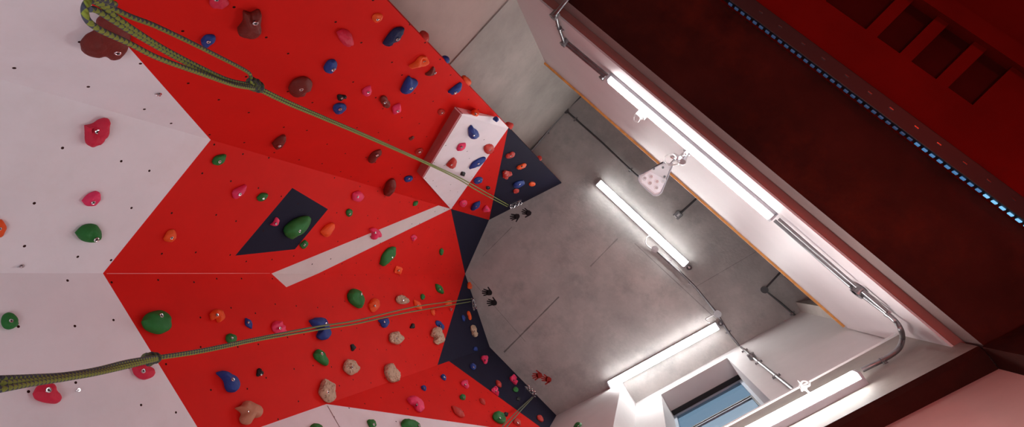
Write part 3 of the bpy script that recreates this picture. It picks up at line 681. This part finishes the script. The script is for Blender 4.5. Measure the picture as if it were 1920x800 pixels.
hanger(D, 147, 731, 'silver bolt hanger on the lower white panel right of the crimson hold', 0.5)
hanger(D, 844, 580, 'small silver bolt hanger just under the lower rope near the charcoal corner', 1.6)

# ------------------------------------------------------------------ painted handprints on the ceiling
def handprint(x, y, size, rot, flip, col, label):
    c = atz(x, y, H - 0.0015); mb = MB(); r = math.radians(rot)
    def T(px, py):
        px *= flip; px, py = px * size, py * size
        return (c[0] + px * math.cos(r) - py * math.sin(r), c[1] + px * math.sin(r) + py * math.cos(r), H - 0.0015)
    def blob(pts, w0, w1):
        (ax, ay), (bx, by) = pts; L = math.hypot(bx - ax, by - ay); tx, ty = (bx - ax) / L, (by - ay) / L; out = []
        for k in range(9): t = math.pi / 2 + math.pi * k / 8; out.append((ax + w0 * (math.cos(t) * tx - math.sin(t) * ty), ay + w0 * (math.cos(t) * ty + math.sin(t) * tx)))
        for k in range(9): t = -math.pi / 2 + math.pi * k / 8; out.append((bx + w1 * (math.cos(t) * tx - math.sin(t) * ty), by + w1 * (math.cos(t) * ty + math.sin(t) * tx)))
        mb.prism([T(*p) for p in out], (0, 0, 0.001))
    mb.prism([T(*p) for p in [(-.20, -.42), (-.05, -.48), (.12, -.46), (.24, -.35), (.27, -.1), (.25, .06), (.1, .1), (-.1, .09), (-.24, .04), (-.28, -.15)]], (0, 0, 0.001))
    for a, b, w in (((-.19, 0), (-.32, .34), .06), ((-.07, .05), (-.12, .5), .062), ((.06, .05), (.09, .52), .062), ((.18, 0), (.28, .40), .056), ((.2, -.28), (.50, -.02), .065)): blob((a, b), w * 1.15, w)
    o = mb.build('handprint', mat('hand_paint', col, 0.8), origin=c); tag(o, label, 'handprint'); return o
ink, rd = (0.012, 0.012, 0.014), (0.45, 0.03, 0.02); faded = (0.028, 0.02, 0.025)
handprint(966, 406, 0.125, 35, 1, faded, 'dark painted handprint on the ceiling, left one of the pair by the upper charcoal tip')
handprint(988, 398, 0.125, 65, 1, faded, 'dark painted handprint on the ceiling, right one of the pair by the upper charcoal tip')
handprint(914, 548, 0.13, 50, -1, ink, 'black painted handprint on the ceiling, upper of the pair by the lower charcoal corner')
handprint(923, 567, 0.13, 50, -1, ink, 'black painted handprint on the ceiling, lower of the pair by the lower charcoal corner')
handprint(1008, 704, 0.125, 30, -1, rd, 'red painted handprint on the ceiling, left of the red pair')
handprint(1025, 710, 0.125, 60, 1, rd, 'red painted handprint on the ceiling, right of the red pair')

# ------------------------------------------------------------------ lamps
def tubemat(name, s): return mat(name, (0.9, 0.9, 0.9), 0.4, emis=(1.0, 0.985, 0.97), estr=s)
m_tc, m_tf, m_tb = tubemat('lit_diffuser_ceiling', TUBE_CEIL), tubemat('lit_diffuser_fascia', TUBE_FASCIA), tubemat('lit_diffuser_band', TUBE_BAND)
def batten(a, b, nrm, side, w, hb, hd, md, label, ring=None):
    """a,b on the surface; nrm away from it; side across"""
    a, b, nrm = np.array(a), np.array(b), unit(nrm); t = unit(b - a); side = unit(side); L = np.linalg.norm(b - a)
    e = empty('batten_light', (a + b) / 2); tag(e, label, 'strip light'); og = (a + b) / 2; c = (a + b) / 2
    MB().obox(c + nrm * hb / 2, t * L / 2, side * w * 0.5, nrm * hb / 2).build('housing', m_grey, e, origin=og, bevel=0.004)
    MB().obox(c + nrm * (hb + hd / 2), t * (L / 2 - 0.012), side * w * 0.485, nrm * hd / 2).build('diffuser', md, e, origin=og, bevel=0.008)
    for s in (-1, 1): MB().obox(c + t * s * (L / 2 - 0.004) + nrm * (hb + hd) / 2, t * 0.009, side * w * 0.5, nrm * (hb + hd) / 2).build('end_cap', m_grey, e, origin=og, bevel=0.003)
    if ring is not None:
        p = c + t * ring * (L / 2 + 0.04) + nrm * 0.03; mb = MB(); mb.torus(p, nrm, 0.024, 0.008); mb.obox(p - t * ring * 0.02, t * 0.02, side * 0.006, nrm * 0.005); mb.cyl(p - nrm * 0.03, p, 0.01)
        mb.build('end_bracket', m_steel, e, smooth=True, origin=og)
    return e, t, og
a, b = atz(1122, 343, H), atz(1287, 497, H)
f1_, _, o1 = batten(a, b, (0, 0, -1), np.cross(unit(b - a), [0, 0, 1]), 0.085, 0.06, 0.016, m_tc, 'lit white strip light on the concrete ceiling, running alongside the white balustrade', 1)
a, b = atz(1142, 720, H), atz(1345, 609, H)
f2_, _, o2 = batten(a, b, (0, 0, -1), np.cross(unit(b - a), [0, 0, 1]), 0.085, 0.06, 0.016, m_tc, 'lit white strip light on the concrete ceiling in front of the window', 1)
plF = Plane((0, YF, 0), (0, 1, 0)); pf = Plane((0, YF + 0.057, 0), (0, 1, 0))
p0, p1 = pf.on(1135.5, 144.5), pf.on(1450, 411)
zf = 3.588
f3_, _, o3 = batten((p0[0], YF, zf), (p1[0], YF, zf), (0, 1, 0), (0, 0, 1), 0.066, 0.023, 0.034, m_tf, 'long lit strip light mounted along the white balustrade beside the floodlight')
plB = Plane(bp(0, 3.5), nr); pbf = Plane(bp(0, 3.5) - nr * 0.08, nr)
p0, p1 = pbf.on(1385, 810), pbf.on(1607, 694.5); zb = (p0[2] + p1[2]) / 2
def onB(p): q = np.array(p); q = q + nr * ((plB.p - q) @ nr); q[2] = zb; return q
f4_, _, o4 = batten(onB(p0) + unit(p0 - p1) * 0.35, onB(p1), -nr, (0, 0, 1), 0.085, 0.045, 0.035, m_tb, 'lit strip light on the concrete band under the window')

# white loop cords
def cord(parent, og, pts, r=0.005, m=None, name='cord'): MB().tube(spline(pts, 8), r, 8).build(name, m or m_wplast, parent, smooth=True, origin=og)
cord(f1_, o1, [atz(1219, 441, H - .06), atz(1212, 446, H - .05), atz(1211, 456, H - .03), atz(1219, 464, H - .02), atz(1227, 466, H - .03)], 0.006)
cord(f2_, o2, [atz(1330, 605, H - .07), atz(1323, 599, H - .05), atz(1329, 594, H - .03), atz(1344, 589, H - .03)], 0.006)
# plug and loop on the fascia light
def socket(pl, x, y, parent, og, loop):
    c = pl.on(x, y, 0.05); mb = MB(); t = np.array([1.0, 0, 0]); u = np.array([0, 0, 1.0])
    mb.obox(c, t * 0.028, u * 0.02, pl.n * 0.03); mb.obox(c + t * .02, t * 0.02, u * 0.03, pl.n * 0.018); mb.cyl(c - u * .01, c + u * 0.05, 0.016)
    mb.build('plug', m_wplast, parent, origin=og, bevel=0.004); cord(parent, og, [pl.on(*p, 0.05 + k * 0.01) for k, p in enumerate(loop)], 0.006)
socket(plF, 1203, 213, f3_, o3, [(1199, 210), (1190, 217), (1189, 226), (1196, 228), (1201, 220)])
socket(plB, 1508, 727, f4_, o4, [(1504, 732), (1500, 722), (1506, 714), (1516, 716), (1517, 722), (1510, 724)])

# floodlight: clear triangular head held off the balustrade
zfl = 4.3
fl = empty('floodlight', plF.on(1288, 284)); tag(fl, 'unlit triangular floodlight with a clear cover, bracketed to the white balustrade', 'floodlight'); fo = np.array(fl.location)
hp = [atz(*p, zfl) for p in [(1243, 304), (1262, 308), (1240, 361), (1234, 366), (1225, 366), (1201, 345), (1197, 337), (1199, 328)]]
m_clear = mat('pale_lens', (0.60, 0.55, 0.57), 0.25); m_led = mat('led_board', (0.72, 0.70, 0.74), 0.4); m_lens = mat('led_lens', (0.48, 0.45, 0.47), 0.15, 0.3)
MB().prism(hp, (0, 0, 0.05)).build('lamp_head', m_clear, fl, origin=fo, bevel=0.010)
rim = [p + np.array([0, 0, -0.002]) for p in hp]; MB().tube(rim, 0.0055, 8, closed=True).build('rim', m_grey, fl, smooth=True, origin=fo)
mb = MB(); mb.prism([atz(*p, zfl - 0.001) for p in [(1219, 322), (1250, 337), (1238, 359), (1228, 362), (1203, 342), (1203, 331)]], (0, 0, -0.003)); mb.build('led_board', m_led, fl, origin=fo)
for x, y in ((1209, 334), (1221, 331), (1219, 343), (1232, 340), (1231, 352), (1244, 339)):
    c = atz(x, y, zfl - 0.006); ld = MB().torus(c + np.array([0, 0, -0.004]), (0, 0, 1), 0.014, 0.003).build('led', m_wplast, fl, smooth=True, origin=fo); MB().cyl(c, c + np.array([0, 0, -0.006]), 0.012, 16).build('lens', m_lens, ld, smooth=True, origin=fo)
mb = MB()
for x, y in ((1226, 316), (1246, 331), (1243, 314)): c = atz(x, y, zfl); mb.cyl(c, c + np.array([0, 0, -0.010]), 0.009, 10)
mb.build('screw', m_dsteel, fl, smooth=True, origin=fo)
mb = MB(); A0, A1, A2 = plF.on(1290, 283, 0.0), plF.on(1286, 288, 0.09), atz(1256, 309, zfl + .01)
mb.tube([A0, plF.on(1287, 286, 0.05), A1], 0.013); mb.tube([A1, atz(1268, 296, zfl - .1), A2], 0.010); mb.cyl(plF.on(1283, 291, 0.04), plF.on(1279, 303, 0.09), 0.026)
mb.obox(plF.on(1290, 282, 0.012), (0.03, 0, 0), (0, 0, 0.05), (0, 0.012, 0)); mb.torus(plF.on(1264, 296, 0.1), (0.3, 1, .3), 0.022, 0.008); mb.cyl(plF.on(1264, 290, 0.1), plF.on(1275, 296, 0.1), 0.014)
mb.build('bracket', m_chrome, fl, smooth=True, origin=fo)
mb = MB().cyl(plF.on(1272, 300, 0.06), plF.on(1281, 306, 0.07), 0.018, 16); mb.build('connector', m_wplast, fl, smooth=True, origin=fo)
cord(fl, fo, [plF.on(*p, 0.12) for p in [(1272, 308), (1255, 309), (1246, 301), (1250, 292), (1262, 290), (1268, 296)]], 0.0055)

# ------------------------------------------------------------------ conduits
def conduit(name_label, pts, r, m, boxes=(), clips=(), cat='conduit', second=None):
    og = np.array(pts[0]); e = empty('conduit', og); tag(e, name_label, cat)
    MB().tube(pts, r, 10).build('pipe', m, e, smooth=True, origin=og)
    if second is not None: MB().tube(second, r * 0.85, 10).build('pipe', m, e, smooth=True, origin=og)
    for c, nrm, R in boxes:
        c = np.array(c); nrm = unit(nrm); mb = MB(); mb.cyl(c - nrm * 0.025, c + nrm * 0.018, R, 24); jb = mb.build('junction_box', m, e, smooth=True, origin=og)
        mb = MB(); mb.cyl(c + nrm * 0.018, c + nrm * 0.024, R * 1.08, 24); mb.cyl(c + nrm * .024, c + nrm * .028, R * .25, 10); mb.build('lid', m, jb, smooth=True, origin=og)
    for c, t, nrm in clips:
        c = np.array(c); t = unit(t); nrm = unit(nrm); s = np.cross(t, nrm); mb = MB()
        mb.obox(c - nrm * r * .6, t * 0.009, s * (r + 0.022), nrm * 0.004); mb.tube([c - t * 0.009, c + t * 0.009], r * 1.35, 12)
        for k in (-1, 1): mb.cyl(c + s * k * (r + 0.014) - nrm * r * .5, c + s * k * (r + 0.014) + nrm * 0.006, 0.006, 8)
        mb.build('saddle_clip', m_steel, e, smooth=True, origin=og)
    return e
dn = (0, 0, -1)
def cz(*p): return [atz(x, y, H - 0.02) for x, y in p]
def dirp(a, b): return unit(np.array(b) - np.array(a))
pA = cz((1061, 207), (1130, 268), (1182, 318), (1222, 352))
conduit('dark steel conduit crossing the ceiling from the corner box to behind the floodlight', pA, 0.011, m_dsteel, [(pA[0], dn, 0.036)], [(c, dirp(pA[0], pA[1]), dn) for c in cz((1079, 223), (1182, 318))])
pA2 = [atz(996, 283, H - .02), atz(1060, 208, H - .02)]
conduit('steel conduit running down the ceiling edge of the concrete wall to the charcoal triangle', pA2, 0.011, m_steel, [], [(atz(1026, 247, H - .02), dirp(*pA2), dn)])
pA3 = [atz(1061, 206, H - .02), atz(1092, 178, H - .02)]
conduit('short conduit from the ceiling corner box to behind the balustrade', pA3, 0.011, m_dsteel)
pS = cz((1274, 401), (1307, 371))
e = conduit('short dark conduit ending in a square ceiling box near the balustrade', pS, 0.012, m_dsteel)
og = np.array(e.location); t = dirp(*pS); s_ = np.cross(t, [0, 0, 1])
MB().obox(atz(1271, 403, H - .02), t * .04, s_ * .04, (0, 0, .02)).build('socket_box', m_steel, e, origin=og, bevel=.004)
MB().obox(atz(1272, 403, H - .045), t * .018, s_ * .012, (0, 0, .004)).obox(atz(1266, 406, H - .045), t * .006, s_ * .02, (0, 0, .004)).build('socket_plate', m_wplast, e, origin=og)
pB = [*cz((1228, 467), (1250, 487), (1277, 512), (1300, 534), (1318, 555), (1345, 588))]
pB = spline(pB, 4)
conduit('steel ceiling conduit joining the round boxes beside the two ceiling lights', pB, 0.012, m_steel, [(atz(1228, 467, H - .02), dn, 0.038), (atz(1345, 588, H - .02), dn, 0.04)],
        [(c, dirp(pB[0], pB[8]), dn) for c in cz((1255, 491), (1294, 529))])
wR = lambda x, y, o=0.02: pl_R.on(x, y, o)
pC = [*cz((1347, 592), (1366, 623), (1388, 650)), wR(1396, 656), wR(1410, 668), wR(1440, 692), wR(1488, 730)]
nW = pl_R.n
bx = conduit('steel conduit from the ceiling box down the white wall beside the window', pC, 0.0125, m_steel, [(wR(1409, 667, .03), nW, 0.035)],
        [(cz((1366, 622))[0], dirp(pC[0], pC[1]), dn), (wR(1396, 656), dirp(pC[3], pC[6]), nW), (wR(1422, 678), dirp(pC[3], pC[6]), nW), (wR(1455, 704), dirp(pC[3], pC[6]), nW)])
pD = cz((1468, 505), (1433, 543), (1462, 566), (1492, 592))
conduit('dark conduit turning at a round box near the far corner of the ceiling', pD, 0.011, m_dsteel, [(pD[1], dn, 0.036)], [(cz((1486, 587))[0], dirp(pD[2], pD[3]), dn)])
o = MB().obox(atz(1483, 523, H - .03), (0.07, 0, 0), (0, 0.025, 0), (0, 0, 0.03)).build('ceiling_sensor', m_dark, origin=atz(1483, 523, H), bevel=.006); tag(o, 'small black box on the ceiling close to the plywood edge of the balustrade', 'ceiling box')
# fascia conduits
Fp = lambda x, y, o=0.03: plF.on(x, y, o)
sf = lambda x, y: np.array([*atz(x, y, 3.13)])
pE = [sf(1078, -18), sf(1060, 3), Fp(1041, 26), Fp(1047, 50), Fp(1058, 80)]
e = conduit('steel conduit stepping from the gallery soffit onto the left end of the balustrade', pE, 0.013, m_steel, [(Fp(1040, 28), (0, 1, 0), 0.026), (Fp(1058, 80), (0, 1, 0), 0.024)], [(Fp(1049, 53), dirp(pE[2], pE[3]), (0, 1, 0))])
pG = [Fp(1060, 82), Fp(1134, 144)]; pG2 = [Fp(1066, 80), Fp(1139, 141)]
conduit('pair of reddish steel conduits leading to the left end of the balustrade light', pG, 0.011, m_steel, [(Fp(1131, 143), (0, 1, 0), 0.02)], [], second=pG2)
pH = [Fp(1452, 413), Fp(1600, 541)]; pH2 = [Fp(1460, 410), Fp(1606, 537)]
conduit('pair of bright steel conduits leaving the right end of the balustrade light', pH, 0.011, m_steel, [], [(Fp(1598, 538), dirp(*pH), (0, 1, 0))], second=pH2)
Bp = lambda x, y, o=0.03: plB.on(x, y, o)
pI = [Fp(1610, 547), Fp(1640, 570), Fp(1663, 587), *spline([Fp(1665, 589), Fp(1680, 603, .035), Fp(1689, 618, .06), Bp(1692, 634, .06), Bp(1686, 652, .04), Bp(1668, 667), Bp(1640, 682)], 6), Bp(1616, 693)]
pI2 = [Fp(1617, 545), Fp(1662, 583)]
conduit('steel conduit with an oval box that bends around the corner to the lower strip light', pI, 0.015, m_steel, [(Fp(1612, 547), (0, 1, 0), 0.033), (Fp(1606, 543), (0, 1, 0), 0.024)], [(Fp(1664, 588), dirp(pI[1], pI[2]), (0, 1, 0)), (Bp(1655, 675), dirp(pI[-3], pI[-2]), nW)], second=pI2)

# ------------------------------------------------------------------ light track under the gallery
tr = empty('light_track', (0, -1.5, 3.15)); tag(tr, 'long black track under the dark red gallery soffit, dotted with small blue lights', 'light track'); to = np.array(tr.location)
MB().box(XL, 1.50, -1.56, -1.472, 3.105, 3.15).build('channel', m_dark, tr, origin=to, bevel=.004)
m_blue = mat('blue_led', (0.05, 0.12, 0.25), 0.4, emis=(0.12, 0.42, 0.85), estr=0.16)
m_blue2 = mat('blue_led_bright', (0.05, 0.12, 0.25), 0.4, emis=(0.22, 0.60, 0.95), estr=0.36)
m_blue3 = mat('blue_led_dim', (0.03, 0.06, 0.12), 0.4, emis=(0.08, 0.25, 0.55), estr=0.06)
x = -0.72; proto = {}
while x < 1.45:
    me_ = m_blue3 if x < 0.5 else (m_blue if x < 0.9 else m_blue2)
    if me_ not in proto: o = MB().obox((0, 0, 0), (0.013, 0, 0), (0, 0.004, 0), (0, 0, 0.010)).build('led_segment', me_, bevel=.003); proto[me_] = o; o.parent = tr
    else: o = proto[me_].copy(); C.objects.link(o); o.parent = tr
    o.location = V(np.array([x, -1.466, 3.125]) - to); x += 0.044
x = -0.7
while x < 1.4: MB().obox((x, -1.522, 3.103), (0.012, 0, 0), (0, 0.0025, 0), (0, 0, 0.003)).build('rail_fitting', m_chrome, tr, origin=to); x += 0.13 + 0.04 * random.random()

# ------------------------------------------------------------------ ropes
def ropemat(name, a, b):
    m = mat(name, a, 0.8); nt = m.node_tree; uv = nt.nodes.new('ShaderNodeUVMap'); s = nt.nodes.new('ShaderNodeSeparateXYZ'); nt.links.new(uv.outputs[0], s.inputs[0])
    u = mathn(nt, 'MULTIPLY', s.outputs[0], 32.0); w_ = s.outputs[1]
    s1 = mathn(nt, 'SINE', mathn(nt, 'MULTIPLY', mathn(nt, 'ADD', u, w_), 6.2832)); s2 = mathn(nt, 'SINE', mathn(nt, 'MULTIPLY', mathn(nt, 'SUBTRACT', u, w_), 6.2832))
    over(m, mathn(nt, 'GREATER_THAN', mathn(nt, 'MULTIPLY', s1, s2), 0.0), b)
    # plait relief
    bpn = nt.nodes.new('ShaderNodeBump'); bpn.inputs['Distance'].default_value = 0.002; bpn.inputs['Strength'].default_value = 0.25
    v = mathn(nt, 'SINE', mathn(nt, 'MULTIPLY', mathn(nt, 'ADD', mathn(nt, 'MULTIPLY', s.outputs[0], 160), mathn(nt, 'MULTIPLY', w_, 3)), 6.2832)); nt.links.new(v, bpn.inputs['Height']); nt.links.new(bpn.outputs[0], inputs(m)['Normal'])
    return m
m_rope = ropemat('green_grey_rope', (0.25, 0.30, 0.035), (0.06, 0.065, 0.09)); m_rope2 = ropemat('dark_rope', (0.10, 0.11, 0.04), (0.05, 0.05, 0.06))
RR = 0.0052
def dist(t, d0_, d1_): return 1 / ((1 - t) / d0_ + t / d1_)
def rpt(x, y, d): r = ray(x, y); return r / np.linalg.norm(r) * d
def rope_pts(px, x0, dd0, x1, dd1, off=0.0):
    return spline([rpt(x, y, dist((x - x0) / (x1 - x0), dd0, dd1)) for x, y in px], 10)
def knot(c, axis, r, R, turns, parent, og):
    axis = unit(axis); u = unit(np.cross(axis, [0.2, 0.4, 1])); w_ = np.cross(axis, u); pts = []
    for i in range(int(turns * 14)):
        t = i / 14 * 2 * math.pi; k = (i / (turns * 14) - .5); pts.append(c + axis * k * R * 2.6 + (u * math.cos(t) + w_ * math.sin(t)) * R * (1 + .15 * math.sin(t * 1.7)))
    mb = MB().tube(pts, r, 8)
    pts = [c + axis * (math.cos(t) * R * 2.0) + u * (math.sin(t) * R * 0.9) + w_ * math.sin(2 * t) * R * .6 for t in np.linspace(0, 2 * math.pi, 28, endpoint=False)]
    mb.tube(pts, r, 8, closed=True); mb.build('knot', m_rope2, parent, smooth=True, origin=og)
def anchor(pl, x, y, label, dirx):
    c = pl.on(x, y); e = empty('rope_anchor', c); tag(e, label, 'rope anchor'); t = unit(dirx)
    mb = MB(); mb.cyl(c, c + pl.n * 0.012, 0.03, 16); mb.cyl(c, c + pl.n * 0.03, 0.01, 8); mb.obox(c + t * .06 + pl.n * .004, t * .06, np.cross(t, pl.n) * .012, pl.n * .004); mb.cyl(c + t * .12, c + t * .12 + pl.n * .012, 0.03, 16)
    mb.build('anchor_plate', m_chrome, e, smooth=True, origin=c)
    for k in range(6):
        cc = c + t * 0.12 * (1 - k / 5) + pl.n * (0.035 + .012 * k / 5) + np.array([0, 0, -0.02 * k / 3]); MB().torus(cc, pl.n if k % 2 else np.cross(pl.n, t), 0.017, 0.005).build('chain_link', m_chrome, e, smooth=True, origin=c)
    MB().torus(c + pl.n * .05 + np.array([0, 0, -.06]), np.cross(pl.n, [0, 0, 1]), 0.032, 0.006, sx=.7).build('carabiner', m_chrome, e, smooth=True, origin=c)
    return c + pl.n * .05 + np.array([0, 0, -.09])
hzv = lambda pl: unit(np.cross([0, 0, 1], pl.n))
t0 = PL0.on(968, 381) - PL0.on(955, 387)
r0 = anchor(PL0, 957, 383, 'silver chain anchor at the ceiling edge of the upper charcoal triangle holding the upper rope', t0)
dA = np.linalg.norm(r0)
up1 = empty('climbing_rope', r0); tag(up1, 'green and grey rope from the upper anchor to a knot and open loop top left', 'rope')
kw1 = dict(x0=957, dd0=dA, x1=480, dd1=1.8)
def R1(px, name='strand'): MB().tube(rope_pts(px, **kw1), RR, 10).build(name, m_rope, up1, smooth=True, origin=r0)
R1([(953, 384), (900, 354), (860, 332), (800, 304), (700, 259), (600, 216), (540, 190), (484, 163)]); R1([(951, 387), (900, 360), (860, 336), (800, 307), (700, 262.5), (600, 220), (540, 195), (482, 167)])
def L1(px, d0_, d1_, x0, x1, parent, og, r=RR): MB().tube(spline([rpt(x, y, dist(min(1, max(0, (x - x0) / (x1 - x0))), d0_, d1_)) for x, y in px], 10), r, 12).build('strand', m_rope, parent, smooth=True, origin=og)
L1([(478, 160), (469, 152), (470, 143), (460, 132), (400, 101), (350, 76), (290, 48), (240, 29), (180, 0), (140, -18)], 1.8, 1.10, 480, 160, up1, r0)
L1([(476, 163), (440, 157), (400, 145), (330, 108), (250, 62), (205, 34), (180, 19), (168, 17)], 1.8, 1.12, 480, 160, up1, r0)
L1([(478, 166), (440, 160), (380, 139), (300, 110), (240, 80), (200, 62), (178, 50), (163, 36), (159, 18), (166, 3), (185, -4), (215, 8)], 1.8, 1.05, 480, 160, up1, r0)
L1([(470, 158), (430, 150), (380, 128), (310, 92), (255, 58), (215, 30), (190, 10), (160, -6)], 1.82, 1.11, 480, 160, up1, r0)
kc = rpt(479, 160, 1.8); knot(kc, rpt(484, 163, 1.8) - rpt(460, 150, 1.76), RR * 1.05, 0.014, 3, up1, r0)
t0 = PLL.on(883, 552) - PLL.on(886, 572)
r1 = anchor(PLL, 884, 563, 'silver chain anchor on the lower charcoal corner holding the lower rope', -t0)
dB = np.linalg.norm(r1); up2 = empty('climbing_rope', r1); tag(up2, 'green and grey rope from the lower anchor to a knot at bottom left', 'rope'); kw1 = dict(x0=884, dd0=dB, x1=290, dd1=1.95)
def R2_(px): MB().tube(rope_pts(px, **kw1), RR, 10).build('strand', m_rope, up2, smooth=True, origin=r1)
R2_([(882, 560), (800, 571), (740, 583), (670, 600), (600, 611), (530, 624), (470, 636), (380, 655), (300, 668)]); R2_([(882, 565), (800, 579), (740, 590), (670, 606), (600, 617), (530, 629), (470, 640), (380, 659), (300, 671)])
L1([(295, 668), (240, 677), (180, 692), (120, 702), (60, 706), (0, 709), (-40, 711)], 1.95, 1.28, 290, 0, up2, r1)
L1([(295, 671), (240, 683), (180, 697), (120, 706), (60, 713), (0, 719), (-40, 724)], 1.95, 1.25, 290, 0, up2, r1)
L1([(295, 674), (240, 687), (180, 700), (120, 710), (60, 719), (0, 730), (-40, 738)], 1.95, 1.23, 290, 0, up2, r1)
knot(rpt(284, 672, 1.95), rpt(300, 668, 1.95) - rpt(270, 675, 1.9), RR * 1.05, 0.014, 3, up2, r1)
t0 = PLM.on(1008, 748) - PLM.on(990, 730)
r2 = anchor(PLM, 1000, 742, 'silver chain anchor on the bottom charcoal panel holding the short rope', -t0)
dC = np.linalg.norm(r2); up3 = empty('climbing_rope', r2); tag(up3, 'short stretch of green climbing rope leaving the bottom edge of the photo', 'rope')
for s in (0, 7):
    MB().tube(spline([rpt(998 + s * .3, 744, dC), rpt(972 + s * .8, 768, dC * .86), rpt(938 + s * 1.2, 804, dC * .7), rpt(900 + s * 1.6, 850, dC * .55)], 8), RR, 10).build('strand', m_rope, up3, smooth=True, origin=r2)
